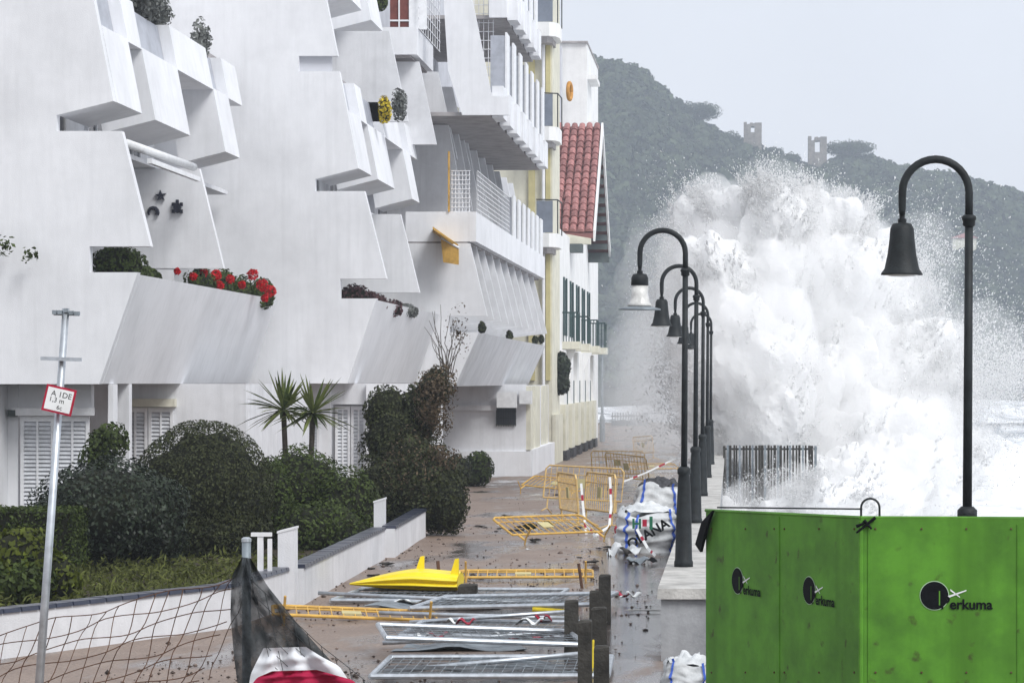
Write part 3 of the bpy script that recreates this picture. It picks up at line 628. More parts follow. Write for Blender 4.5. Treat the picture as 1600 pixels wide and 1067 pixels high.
part(Cb, 'rolled_blind', 'awning', lambda mb: (mb.box(X0(778, yD), X0(809, yD), yD - 0.6, yD - 0.2, 1.96, 2.55), mb.box(X0(813, yD), X0(832, yD), yD - 0.5, yD - 0.1, 2.1, 2.6)))
for a, b, ya, yb in ((818, 829, 112.02, 113.6), (829, 836, 115, 118), (838, 847, 121, 125)):
    part(Cb, 'pilaster', 'cream', lambda mb: mb.box(X0(a, ya) - 0.2, X0(b, ya), ya, yb, 0.35, 2.78))
part(Cb, 'street_plinth', 'stucco', lambda mb: mb.box(-8.0, -7.62, 112.2, 126.4, -0.8, 0.35))
part(Cb, 'street_wall', 'cream', lambda mb: mb.box(-8.3, -7.98, 113.6, 126.4, 0.35, 2.78))
for y in (114.2, 119): part(Cb, 'door', 'greenwood', lambda mb: mb.box(-7.98, -7.93, y, y + 0.9, 0.36, 2.5))

# ---- yellow house with small rounded balconies
D = thing('yellow_house', 'narrow yellow house with small rounded white balconies between white buildings', 'house', (-9, 128.5, -0.65))
part(D, 'wall', 'cream', lambda mb: mb.box(-14, -7.85, 128.5, 134, -0.7, 22))
for a, b in ((826, 836), (853, 860)):
    part(D, 'pilaster', 'yellow_wall', lambda mb: mb.box(X0(a, 128.5), X0(b, 128.5), 128.35, 128.498, 3.0, 21))
part(D, 'downpipe', 'whitewood', lambda mb: mb.tube([(X0(849, 128.3), 128.3, 0.2), (X0(849, 128.3), 128.3, 20)], 0.07, 8))
part(D, 'plinth', 'cream', lambda mb: mb.box(-7.85, -7.7, 128.45, 134, -0.7, 1.5))
for z in (9.0, 13.6, 18.1):
    bal = part(D, 'balcony', 'render', lambda mb: mb.prismz([(-8.6, 127.0), (-7.9, 127.0), (-7.62, 127.3), (-7.5, 127.9), (-7.5, 129.6), (-7.7, 130.2), (-8.6, 130.2)], z - 0.25, z + 0.35))
    part(bal, 'balcony_underside', 'soffit', lambda mb: mb.prismz([(-8.6, 127.3), (-8.0, 127.3), (-7.8, 127.6), (-7.75, 129.5), (-8.6, 130)], z - 0.5, z - 0.252))
    part(bal, 'balcony_screen', 'bluepane', lambda mb: mb.box(-8.45, -7.75, 127.1, 127.16, z + 0.37, z + 1.75))
    part(bal, 'balcony_rail', 'iron', lambda mb: (mb.tube([(-8.45, 127.05, z + 1.8), (-7.55, 127.4, z + 1.8), (-7.5, 129.6, z + 1.8)], 0.03, 6), mb.tube([(-7.55, 127.4, z + 0.35), (-7.55, 127.4, z + 1.8)], 0.025, 6), mb.tube([(-7.5, 129.6, z + 0.35), (-7.5, 129.6, z + 1.8)], 0.025, 6)))
# lifebuoy hung on the balcony
mb = MB(); c = W(890, 143, 127.2)
mb.tube([(c.x + 0.06 * math.cos(a), c.y + 0.3 * math.cos(a), c.z + 0.36 * math.sin(a)) for a in [2 * PI * k / 20 for k in range(21)]], 0.085, 8)
M['orange'] = mat('orange lifebuoy plastic', (0.55, 0.27, 0.06), 0.6, 0.15, 4.0)
tag(mb.build('lifebuoy', 'orange', None, True), 'orange ring hung on the upper balcony of the yellow house', 'lifebuoy')

# ---- white house with terracotta gable roof
E = thing('tiled_house', 'white house with pink terracotta gable roof and dark green balcony railings', 'house', (-9, 134, -0.65))
XE = -7.85
part(E, 'wall', 'render', lambda mb: mb.prism([(-14, 1.5), (XE, 1.5), (XE, 9.9), (-14, 9.9)], 134.0, 166))
part(E, 'gable', 'render', lambda mb: mb.add([(XE + d_, y, z) for d_ in (0, -6) for y, z in ((143.5, 9.9), (160.5, 9.9), (152, 15.4))], [(0, 1, 2), (3, 5, 4), (0, 2, 5, 3), (1, 4, 5, 2), (0, 3, 4, 1)]))
part(E, 'plinth', 'cream', lambda mb: mb.box(-14, XE - 0.12, 133.98, 166.02, -0.8, 1.498))
for k in range(6):
    y = 134.2 + k * 5.6
    p_ = part(E, 'pier', 'cream', lambda mb: mb.box(XE - 0.1, XE + 0.25, y, y + 2.6, -0.2, 1.9))
    part(E, 'pier_base', 'rubble', lambda mb: mb.box(XE - 0.1, XE + 0.32, y - 0.05, y + 2.65, -0.75, -0.2))
    part(E, 'pier_upper', 'render', lambda mb: mb.box(XE - 0.1, XE + 0.18, y + 0.2, y + 2.4, 1.9, 4.4))
for k in range(5):
    y = 137.2 + k * 5.6
    part(E, 'door', 'greenwood', lambda mb: mb.box(XE - 0.02, XE + 0.12, y, y + 1.5, -0.5, 3.0))
    [part(E, 'shutter', 'greenwood', lambda mb: mb.box(XE, XE + 0.07, q_, q_ + 0.5, 5.1, 7.8)) for q_ in (y - 0.6, y + 1.5)]
    part(E, 'window', 'glass', lambda mb: mb.box(XE - 0.03, XE + 0.03, y, y + 1.5, 5.1, 7.7))
for k, y in enumerate((136, 144.5, 153, 161)):
    es_ = part(E, 'balcony_slab', 'cream', lambda mb: mb.box(XE, XE + 0.78 + 0.06 * k, y, y + 2.2, 4.45, 4.8))
    def rail(mb, y=y, x1=XE + 0.72 + 0.06 * k):
        mb.box(XE, x1, y + 0.05, y + 0.1, 6.1, 6.17); mb.box(x1 - 0.05, x1, y + 0.05, y + 2.15, 6.1, 6.17)
        for i in range(6): q = XE + 0.06 + i * (x1 - XE - 0.1) / 5; mb.box(q - 0.02, q + 0.02, y + 0.055, y + 0.095, 4.8, 6.1)
        for i in range(4): q = y + 0.1 + i * 0.66; mb.box(x1 - 0.045, x1 - 0.005, q, q + 0.05, 4.8, 6.1)
    part(es_, 'railing', 'greenwood', rail)
for yy in (136.5, 152): part(E, 'bracket', 'render', lambda mb: mb.prism([(XE, 3.0), (XE + 0.6, 4.44), (XE, 4.44)], yy, yy + 0.4))
# the roof: ridge across the street line, tiled slope towards the viewer
RXR, RXL = -6.75, -14.0
Rp = part(E, 'roof', 'mortar', lambda mb: (mb.add([(x, y, z + o_) for x in (RXL, RXR) for y, z in ((143, 9.9), (152, 15.85), (161, 9.9)) for o_ in (0, 0.25)],
      [(0, 2, 8, 6), (1, 7, 9, 3), (2, 4, 10, 8), (3, 9, 11, 5), (0, 6, 7, 1), (4, 5, 11, 10), (6, 8, 9, 7), (8, 10, 11, 9), (0, 1, 3, 2), (2, 3, 5, 4)])))
tile_me = None
slope = Vector((0, 9, 5.95)).normalized(); nrm = Vector((0, -slope.z, slope.y))
rows_, cols_ = 17, 8; tl = math.hypot(9, 5.95) / rows_; tw = 0.36
mbt = MB()
prof = [(math.cos(PI * k / 6) * tw * 0.52, math.sin(PI * k / 6) * tw * 0.5) for k in range(7)]
vs = []
for s_, k_ in ((0, 1.0), (1, 0.82)):
    for (px_, pz_) in prof: vs.append(Vector((px_ * k_, 0, 0)) + slope * (s_ * (tl + 0.1)) + nrm * (pz_ * k_ + 0.02 + 0.05 * (1 - s_)))
mbt.add(vs, [(i, i + 1, i + 8, i + 7) for i in range(6)] + [tuple(range(6, -1, -1))])
proto = mbt.build('tile', 'tile', None); tile_me = proto.data; bpy.data.objects.remove(proto)
for i in range(rows_):
    for j in range(cols_):
        o = bpy.data.objects.new('tile', tile_me); C.objects.link(o); o.parent = Rp
        o.location = Vector((RXR - 0.2 - j * (tw + 0.035), 143, 10.16)) + slope * (i * tl) + Vector((random.uniform(-.012, .012), random.uniform(-.02, .02), random.uniform(-.01, .02))) - Vector(ORIGIN[E.name]) * 0
        o.rotation_euler = (random.uniform(-.02, .02), random.uniform(-.04, .04), random.uniform(-.03, .03))
        o.matrix_parent_inverse = Matrix.Identity(4)
part(Rp, 'verge', 'render', lambda mb: mb.add([(x, y, z) for x in (RXR, RXR + 0.1) for y, z in ((143, 9.75), (143, 10.3), (152, 16.3), (161, 10.3), (161, 9.75), (152, 15.7))], [(0, 1, 2, 5), (5, 2, 3, 4), (6, 11, 8, 7), (11, 10, 9, 8), (1, 7, 8, 2), (2, 8, 9, 3), (0, 5, 11, 6), (5, 4, 10, 11), (0, 6, 7, 1), (4, 3, 9, 10)]))
for k in range(13):
    f = (k + 0.5) / 13; y, z = 152 + 9 * f, 15.7 - 5.95 * f
    part(Rp, 'rafter_end', 'eave', lambda mb: mb.box(XE, RXR - 0.02, y - 0.16, y + 0.16, z - 0.32, z - 0.02))
part(Rp, 'eave_board', 'eave', lambda mb: (mb.box(-10.5, RXR + 0.05, 160.4, 161.2, 9.45, 9.74), mb.box(-9.4, RXR - 0.5, 142.2, 143.4, 9.2, 9.6)))
part(Rp, 'eave_fascia', 'cream', lambda mb: mb.hexa([(-9.4, 142.1, 9.6), (RXR - 0.1, 142.6, 9.6), (RXR - 0.1, 143.1, 9.6), (-9.4, 143, 9.6), (-9.4, 142.1, 10.3), (RXR - 0.1, 142.6, 9.85), (RXR - 0.1, 143.1, 9.9), (-9.4, 143, 10.3)]))
# topiary ball on the house front
bush('hanging_plant', 'round dark green plant hung on the front of the tiled house', 'plant', [(XW(877, 132.5), 132.5, ZW(572, 132.5), 0.40, 0.5, 0.62), (XW(877, 132.5), 132.5, ZW(596, 132.5), 0.38, 0.5, 0.6)], 2200, 0.09, 'leaf_blue', stem=False)

# ---- tall white tower house behind the tiled roof
Tw = thing('tower_house', 'tall plain white house rising behind the terracotta roof', 'house', (-8, 168, -0.65))
part(Tw, 'wall', 'render', lambda mb: mb.box(-16, XW(917, 168), 168, 182, -0.7, ZW(68, 168)))
part(Tw, 'roof_edge', 'soffit', lambda mb: mb.box(-16, XW(918.5, 168), 167.8, 182.2, ZW(68, 168) + 0.003, ZW(65, 168)))
for yt, yb_ in ((116, 121), (188, 200)):
    part(Tw, 'balcony', 'render', lambda mb: mb.box(XW(917, 168), XW(931, 168), 168.5, 173, ZW(yb_, 168) - 0.05, ZW(yt, 168)))
part(Tw, 'side_wing', 'inner', lambda mb: mb.box(XW(862, 166), XW(876, 166), 166.5, 167.7, 8, ZW(70, 166)))

# ================================================================== STREET THINGS
# ---- sea wall with coping
sw = thing('sea_wall', 'low grey concrete sea wall with pale worn coping running along the promenade', 'wall', (-0.5, 31, 0))
part(sw, 'body', 'concrete', lambda mb: mb.grid(lambda u, v: (-0.76, 31.06 + 99 * u, gz(31 + 99 * u) - 0.1 + v * (0.63 - gz(31 + 99 * u) + 0.1)), 20, 1) if False else mb.box(-0.75, -0.27, 31.06, 130, -2.5, 0.655))
k = 0; y = 31.0
while y < 130:
    L = 2.6 if y < 75 else 5.2
    part(sw, 'coping_slab', 'cap', lambda mb: mb.hexa([(-0.79, y, 0.66), (-0.22, y, 0.66), (-0.22, y + L - 0.02, 0.66), (-0.79, y + L - 0.02, 0.66), (-0.785, y + 0.01, 0.77), (-0.225, y + 0.01, 0.77), (-0.225, y + L - 0.03, 0.77), (-0.785, y + L - 0.03, 0.77)])); y += L
sw2 = thing('sea_wall', 'short stretch of sea wall under the nearest lamp, behind the green hoarding', 'wall', (2.0, 22, 0))
part(sw2, 'body', 'concrete', lambda mb: mb.box(1.5, 2.3, 21.5, 31.0, -0.1, 0.66))
part(sw2, 'coping_slab', 'cap', lambda mb: mb.box(1.46, 2.34, 21.45, 31.05, 0.662, 0.77))

# ---- street lamps
def lamp(label, loc, broken=False, rot=0.0):
    t = thing('street_lamp', label, 'street lamp', (0, 0, 0), 'street lamps along the sea wall')
    part(t, 'base', 'iron', lambda mb: mb.lathe([(0.112, 0), (0.112, 0.06), (0.102, 0.08), (0.092, 0.5), (0.074, 1.0), (0.066, 1.08), (0.08, 1.1), (0.08, 1.15), (0.05, 1.18)], n=20), True)
    part(t, 'pole', 'iron', lambda mb: mb.tube([(0, 0, 1.15), (0, 0, 3.5)], [0.038, 0.033], 14), True)
    part(t, 'collar', 'iron', lambda mb: mb.lathe([(0.036, 3.42), (0.05, 3.43), (0.05, 3.47), (0.058, 3.475), (0.058, 3.50), (0.04, 3.515)], n=16), True)
    R = 0.268
    arc = [(0, 0, 3.5), (0, 0, 3.69)] + [(-R + R * math.cos(a), 0, 3.69 + R * math.sin(a)) for a in [PI * k / 16 for k in range(1, 17)]] + [(-2 * R, 0, 3.56), (-2 * R, 0, 3.5)]
    part(t, 'arm', 'iron', lambda mb: mb.tube(arc, [0.032] * (len(arc) - 2) + [0.030, 0.021], 12), True)
    part(t, 'hanger', 'iron', lambda mb: (mb.tube([(-2 * R, 0, 3.52), (-2 * R, 0, 3.43)], 0.022, 8), mb.lathe([(0.035, 3.44), (0.035, 3.48)], (-2 * R, 0, 0), 10)))
    c = (-2 * R, 0, 0)
    if not broken:
        ls_ = part(t, 'lamp_shade', 'iron', lambda mb: mb.lathe([(0.03, 3.45), (0.075, 3.44), (0.095, 3.40), (0.10, 3.33), (0.115, 3.2), (0.14, 3.08), (0.165, 3.045), (0.17, 3.03), (0.15, 3.03), (0.10, 3.2), (0.08, 3.38)], c, 24), True)
        part(ls_, 'diffuser', 'lampglass', lambda mb: mb.lathe([(0.01, 3.015), (0.10, 3.02), (0.145, 3.035), (0.13, 3.06), (0.02, 3.07)], c, 20), True)
    else:
        part(t, 'cap', 'iron', lambda mb: mb.lathe([(0.03, 3.45), (0.08, 3.44), (0.10, 3.40), (0.103, 3.31), (0.09, 3.31)], c, 24), True)
        part(t, 'lamp_glass', 'lampglass', lambda mb: mb.lathe([(0.096, 3.309), (0.098, 3.2), (0.125, 3.1), (0.15, 3.07), (0.13, 3.06)], c, 24), True)
        part(t, 'dish', 'dullgalv', lambda mb: mb.lathe([(0.10, 3.07), (0.14, 3.06), (0.245, 3.035), (0.25, 3.02), (0.1, 3.02)], c, 28), True)
    t.location = loc; t.rotation_euler = (0, 0.006, rot)
    return t
DL = 34.7
lamp('nearest street lamp standing behind the green hoarding against the wave', (XW(1510, 23.6), 23.6, 0.77))
lamp('street lamp with broken shade showing white glass, first in the row on the sea wall', (-0.573, DL, 0.77), True)
names = ['second', 'third', 'fourth', 'fifth', 'farthest']
for k in range(5):
    lamp(f'{names[k]} lamp of the sea wall row' + (', its dark bell just behind the broken one' if k == 0 else ' counted from the broken one' if k < 4 else ', overlapping the fifth'), (-0.573, DL * (1 + 0.309 * (k + 1)), 0.77), False, random.uniform(-0.12, 0.12))

# ---- green hoarding
ct = thing('site_hoarding', 'bright green steel site hoarding with black round logos', 'hoarding', (0.8, 18.5, 0))
cz = ZW(806, 18.5); cz0 = ZW(795, 20.6)
pc = [(XW(1103, 20.6), 20.6), (XW(1345, 18.5), 18.5), (XW(1760, 18.4), 18.4)]
def wallpanel(mb, a, b, za, zb, th=0.05):
    A_, B_ = Vector((*a, 0)), Vector((*b, 0)); U = (B_ - A_).normalized(); N = Vector((-U.y, U.x, 0)) * th
    mb.hexa([A_, B_, B_ + N, A_ + N, A_ + Vector((0, 0, za)), B_ + Vector((0, 0, zb)), B_ + N + Vector((0, 0, zb)), A_ + N + Vector((0, 0, za))])
part(ct, 'side_panel', 'green', lambda mb: wallpanel(mb, pc[0], pc[1], cz0 - 0.012, cz - 0.012))
part(ct, 'front_panel', 'green', lambda mb: wallpanel(mb, (pc[1][0] + 0.003, pc[1][1]), pc[2], cz - 0.013, cz - 0.016))
for i, (za, zb) in enumerate(((cz0, cz), (cz, cz - 0.003))):
    part(ct, 'top_rim', 'green', lambda mb: mb.tube([(pc[i][0], pc[i][1] + 0.012, za - 0.01), (pc[i + 1][0], pc[i + 1][1] + 0.012, zb - 0.01)], 0.012, 6))
for x_, y_ in ((0.5, 19.9), (1.9, 18.9)):
    part(ct, 'brace', 'galv', lambda mb: mb.tube([(x_, y_, 1.5), (x_ + 0.35, y_ + 0.5, 0.0)], 0.025, 8))
part(ct, 'corner_post', 'green', lambda mb: mb.tube([(pc[1][0], pc[1][1] - 0.004, 0), (pc[1][0], pc[1][1] - 0.004, cz - 0.03)], 0.016, 10))
u0 = (Vector((*pc[1], 0)) - Vector((*pc[0], 0))); uL = u0.normalized(); nL = Vector((uL.y, -uL.x, 0))
u1 = (Vector((*pc[2], 0)) - Vector((*pc[1], 0))).normalized(); nR = Vector((u1.y, -u1.x, 0))
def on_face(px, py, A0, U):     # point of a vertical face seen at a pixel
    k = (px - VX) / F; s_ = (k * A0[1] - A0[0]) / (U.x - k * U.y)
    X_, Y_ = A0[0] + U.x * s_, A0[1] + U.y * s_
    return Vector((X_, Y_, ZW(py, Y_)))
def seam(px, A0, U, N):
    p = on_face(px, 900, A0, U)
    part(ct, 'panel_seam', 'green', lambda mb: mb.tube([(p.x + N.x * 0.002, p.y + N.y * 0.002, 0.02), (p.x + N.x * 0.002, p.y + N.y * 0.002, cz - 0.05)], 0.005, 6))
seam(1218, pc[0], uL, nL); seam(1357, pc[1], u1, nR); seam(1590, pc[1], u1, nR)
def disc(c, U, N, r, m, nm, off):
    part(ct, nm, m, lambda mb: mb.add([c + N * off] + [c + N * off + U * r * math.cos(a) + Vector((0, 0, 1)) * r * math.sin(a) for a in [2 * PI * k / 32 for k in range(32)]], [(0, k + 1, (k + 1) % 32 + 1) for k in range(32)]))
def logo(px, py, A0, U, N, r=0.088):
    c = on_face(px, py, A0, U)
    disc(c, U, N, r * 1.05, 'palegreen', 'logo_ring', 0.003); disc(c, U, N, r, 'black', 'logo_disc', 0.005)
    up = Vector((0, 0, 1))
    lettering('P', 0.125, c + U * 0.035 - up * 0.085 + N * 0.007, U, up, 'black', ct)
    part(ct, 'logo_notch', 'green', lambda mb: mb.add([c + N * 0.0062 + U * a + up * b for a, b in ((0.028, -0.06), (0.036, -0.06), (0.036, 0.03), (0.028, 0.03))], [(0, 1, 2, 3)]))
    lettering('erkuma', 0.088, c + U * 0.095 - up * 0.083 + N * 0.007, U, up, 'black', ct, bold=0.0022)
    for (a0, b0, a1, b1, wd) in ((0.085, -0.015, 0.20, 0.03, 0.014), (0.10, 0.03, 0.16, -0.012, 0.012)):
        p0, p1 = c + U * a0 + up * b0 + N * 0.006, c + U * a1 + up * b1 + N * 0.006
        part(ct, 'logo_stroke', 'white', lambda mb: mb.add([p0, p0 + up * wd, p1 + up * wd * 0.5, p1], [(0, 3, 2, 1)]))
for A0_, U_, N_, pxs in ((pc[0], uL, nL, (1112, 1165, 1210, 1226, 1280, 1335)), (pc[1], u1, nR, (1368, 1440, 1510, 1580))):
    for px_ in pxs:
        for py_ in (826, 1050):
            c_ = on_face(px_, py_, A0_, U_); part(ct, 'bolt', 'rust', lambda mb: mb.lathe([(0.007, 0), (0.007, 0.005), (0.004, 0.007)], (0, 0, 0), 8)).matrix_parent_inverse = Matrix.Translation(c_ - Vector(ORIGIN[ct.name])) @ Vector(N_).to_track_quat('Z', 'Y').to_matrix().to_4x4()
logo(1460, 930, pc[1], u1, nR); logo(1153, 907, pc[0], uL, nL); logo(1265, 922, pc[0], uL, nL)
def hook(mb):
    a = on_face(1346, 806, pc[1], u1); b = on_face(1375, 806, pc[1], u1); r = (b.x - a.x) / 2; cx = (a.x + b.x) / 2; yy = a.y + 0.05
    mb.tube([(a.x, yy, cz - 0.05), (a.x, yy, cz + 0.05)] + [(cx - r * math.cos(q), yy, cz + 0.05 + r * math.sin(q)) for q in [PI * k / 10 for k in range(1, 10)]] + [(b.x, yy, cz + 0.05), (b.x, yy, cz - 0.05)], 0.007, 8)
part(ct, 'lifting_loop', 'iron', hook)
p0, p1 = W(1121, 792.5, 19.6), W(1347, 795, 18.9)
tag(part(None, 'steel_rod', 'iron', lambda mb: mb.tube([p0, p1], 0.006, 6)), 'thin dark rod lying along the top edge of the green hoarding', 'rod')
def strap(mb):
    q = [on_face(px, py, pc[0], uL) + nL * 0.02 for px, py in ((1121, 797), (1112, 822), (1102, 862), (1094, 850), (1104, 815))]
    q2 = [p + nL * 0.02 for p in q]; mb.add(q + q2, [(4, 3, 2, 1, 0), (5, 6, 7, 8, 9)] + [(i, (i + 1) % 5, (i + 1) % 5 + 5, i + 5) for i in range(5)])
tag(part(None, 'torn_strap', 'black', strap), 'torn black rubber flap hanging at the corner of the green hoarding', 'rubber flap')
def knot(mb):
    for a, b in (((1368, 808), (1338, 832)), ((1350, 812), (1362, 826)), ((1338, 822), (1352, 816))):
        mb.tube([on_face(*a, pc[1], u1) + nR * 0.02, on_face(*b, pc[1], u1) + nR * 0.02], [0.012, 0.007], 6)
tag(part(None, 'rag_knot', 'black', knot), 'black rag knotted under the loop of the green hoarding', 'rag')

# ---- garden wall, stepped, with glazed coping tiles
def wall_run(label, a, b, h=0.53, th=0.2):
    t = thing('garden_wall', label, 'wall', (a[0], a[1], 0))
    A_, B_ = Vector((*a, 0)), Vector((*b, 0)); U = (B_ - A_).normalized(); N = Vector((-U.y, U.x, 0)); L = (B_ - A_).length
    def bx(mb, s0, s1, n0, n1, z0, z1): mb.hexa([A_ + U * s + N * n + Vector((0, 0, z)) for z in (z0, z1) for s, n in ((s0, n0), (s0, n1), (s1, n1), (s1, n0))])
    part(t, 'wall_body', 'stucco2', lambda mb: bx(mb, 0, L, 0, th, -0.1, h - 0.047))
    s = 0; k = 0
    while s < L - 0.02:
        e = min(s + 0.3, L); dzk = random.uniform(0, 0.006)
        part(t, 'coping_tile', 'coping', lambda mb: (lambda a0, e0: mb.hexa([A_ + U * q + N * n + Vector((0, 0, z)) for z, ins in ((h - 0.045, 0), (h + dzk, 0.012)) for q, n in ((a0 + ins, -0.025 + ins), (a0 + ins, th + 0.025 - ins), (e0 - ins, th + 0.025 - ins), (e0 - ins, -0.025 + ins))]))(s, e - 0.012)); s = e
    return t
wall_run('long white garden wall behind the wire fence, topped with dark blue tiles', (-9.5, 27.5), (-6.0, 35.2))
wall_run('white garden wall beside the yellow plastic hull, dark coping on top', (-5.66, 38.9), (-5.78, 49.0))
wall_run('short farther stretch of white garden wall before the tall dark shrub', (-5.66, 49.4), (-5.85, 56.2))
wall_run('short white return wall at the garden gateway', (-5.99, 35.26), (-5.79, 38.5))
mb = MB(); mb.prismz([(-24, 26), (-9.4, 27.8), (-6.2, 35.4), (-5.95, 39), (-6.05, 56), (-6.3, 59), (-24, 59)], -0.9, 0.02)
tag(mb.build('garden_bed', 'soil'), 'dark planted garden ground behind the white wall', kind='structure')
# white gate posts
for (x0, x1, y0, y1, Y, lab) in ((402, 424, 838, 892, 37.6, 'pair of thin white gate uprights nearest the fence post'), (434, 460, 826, 890, 38.4, 'white slanted gate pillar at the garden opening'), (584, 600, 780, 830, 50.5, 'white gate pillar beside the far garden wall')):
    t = thing('gate_pillar', lab, 'pillar', (XW((x0 + x1) / 2, Y), Y, 0)); a, b = XW(x0, Y), XW(x1, Y); zt = ZW(y0, Y)
    if x0 == 402:
        part(t, 'upright', 'whitewood', lambda mb: mb.box(a, a + 0.07, Y, Y + 0.07, 0, zt)); part(t, 'upright', 'whitewood', lambda mb: mb.box(b - 0.05, b, Y, Y + 0.07, 0, zt - 0.03)); part(t, 'rail', 'whitewood', lambda mb: mb.box(a - 0.08, b, Y - 0.01, Y + 0.065, zt + 0.001, zt + 0.05))
    else:
        part(t, 'shaft', 'stucco2', lambda mb: mb.hexa([(a, Y, 0), (b, Y, 0), (b, Y + 0.3, 0), (a, Y + 0.3, 0), (a, Y, zt - 0.06), (b, Y, zt), (b, Y + 0.3, zt), (a, Y + 0.3, zt - 0.06)]))
        part(t, 'cap', 'whitewood', lambda mb: mb.hexa([(a - .01, Y - .01, zt - .06), (b + .01, Y - .01, zt), (b + .01, Y + .31, zt), (a - .01, Y + .31, zt - .06), (a - .01, Y - .01, zt - .03), (b + .01, Y - .01, zt + .03), (b + .01, Y + .31, zt + .03), (a - .01, Y + .31, zt - .03)]))

# ---- shrubs
def gb(px, pyc, Y, rx, rz, ry=None): return (XW(px, Y), Y, ZW(pyc, Y), rx * Y / F, (ry or rx) * Y / F, rz * Y / F)
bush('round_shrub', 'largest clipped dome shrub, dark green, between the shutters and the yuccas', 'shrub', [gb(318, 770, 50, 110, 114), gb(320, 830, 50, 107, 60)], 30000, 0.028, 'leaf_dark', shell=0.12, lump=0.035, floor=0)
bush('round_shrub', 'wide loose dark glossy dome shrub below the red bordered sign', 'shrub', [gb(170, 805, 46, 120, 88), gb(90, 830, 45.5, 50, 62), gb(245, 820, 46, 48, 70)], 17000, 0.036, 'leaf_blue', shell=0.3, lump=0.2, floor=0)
def hedge():
    t = thing('clipped_hedge', 'low square clipped hedge at the garden edge below the louvred door', 'hedge', (-10.8, 44.6, 0))
    n = 6000; u = rng.random((n, 3)); f = rng.integers(0, 3, n)
    lo, hi = np.array([-12.5, 44.0, 0.0]), np.array([XW(114, 44), 45.2, ZW(796, 44)])
    u[f == 0, 0] = rng.uniform(0.96, 1.01, (f == 0).sum()); u[f == 1, 1] = rng.uniform(-0.01, 0.05, (f == 1).sum()); u[f == 2, 2] = rng.uniform(0.95, 1.02, (f == 2).sum())
    N = np.zeros((n, 3)); N[f == 0, 0] = 1; N[f == 1, 1] = -1; N[f == 2, 2] = 1
    leaf_mesh('foliage', lo + u * (hi - lo), N, 0.03, 'leaf_mid', t, jitter=0.9)
    part(t, 'foliage_core', 'dark_core', lambda mb: mb.box(lo[0], hi[0] - 0.05, lo[1] + 0.05, hi[1], 0, hi[2] - 0.05))  # solid dark block filling the hedge behind its leaves
hedge()
bush('yellowish_shrub', 'straggly yellow green shrub in the near garden corner behind the sign pole', 'shrub', [gb(30, 880, 38, 60, 65), gb(90, 905, 38.3, 35, 45), gb(-40, 880, 38, 60, 60)], 5200, 0.05, 'leaf_yellow', shell=0.6, lump=0.4, floor=0, extra=[('foliage', [gb(30, 905, 37.9, 60, 50)], 3000, 0.045, 'leaf_mid')])
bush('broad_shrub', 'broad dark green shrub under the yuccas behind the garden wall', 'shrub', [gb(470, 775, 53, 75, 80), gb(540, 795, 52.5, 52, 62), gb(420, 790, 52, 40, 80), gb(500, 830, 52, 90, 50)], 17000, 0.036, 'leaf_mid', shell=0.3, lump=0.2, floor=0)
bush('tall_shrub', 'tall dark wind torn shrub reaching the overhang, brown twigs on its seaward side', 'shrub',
     [gb(605, 645, 58, 40, 45), gb(615, 690, 57.8, 52, 60), gb(640, 730, 57.5, 66, 60), gb(660, 775, 57, 66, 66), gb(695, 785, 56.8, 40, 55), gb(605, 765, 57, 55, 60), gb(655, 650, 58, 36, 55), gb(680, 605, 58, 26, 36)], 30000, 0.036, 'leaf_dark', shell=0.4, lump=0.3, floor=0,
     extra=[('foliage', [gb(690, 605, 57.6, 30, 38), gb(680, 660, 57.6, 30, 30), gb(690, 720, 57, 28, 30), gb(672, 625, 57.3, 26, 45)], 2600, 0.033, 'leaf_brown'), ('foliage', [gb(640, 730, 56.4, 50, 60)], 500, 0.03, 'leaf_brown')])
bush('small_round_shrub', 'small round shrub against the far white ground floor wall', 'shrub', [gb(748, 732, 96, 24, 28), gb(735, 742, 96, 22, 18)], 1800, 0.06, 'leaf_mid', floor=gz(96), lump=0.1)
bush('small_round_shrub', 'small dark shrub half behind the tall torn shrub', 'shrub', [gb(716, 735, 95, 22, 26), gb(700, 742, 94, 28, 22)], 1800, 0.06, 'leaf_dark', floor=gz(95), lump=0.1)
bush('door_shrub', 'upright dark shrub growing beside the nearest louvred door', 'shrub', [gb(172, 688, 57.0, 30, 30), gb(152, 715, 57.0, 26, 50)], 2600, 0.05, 'leaf_mid', floor=0, lump=0.5, shell=0.8, core=False)
bush('bare_climber', 'sparse leafless climber on the corner of the middle block above the tall shrub', 'plant', [gb(715, 520, 90, 22, 50)], 120, 0.05, 'leaf_brown', core=False, stem=False, shell=1.0,
     extra=[])
def climber(mb):
    for k in range(14):
        a = rng.uniform(-0.9, 0.9); p = [W(695 + rng.uniform(-4, 8), 590, 88)]
        for s_ in range(5): p.append(p[-1] + Vector((0.17 * a + rng.uniform(-.08, .12), 0, rng.uniform(0.15, 0.5))))
        mb.tube(p, [0.02, 0.016, 0.013, 0.01, 0.008, 0.006], 4)
tag(part(None, 'leafless_branches', 'bark', climber), 'thin bare brown branches rising beside the second terrace parapet', 'branches')
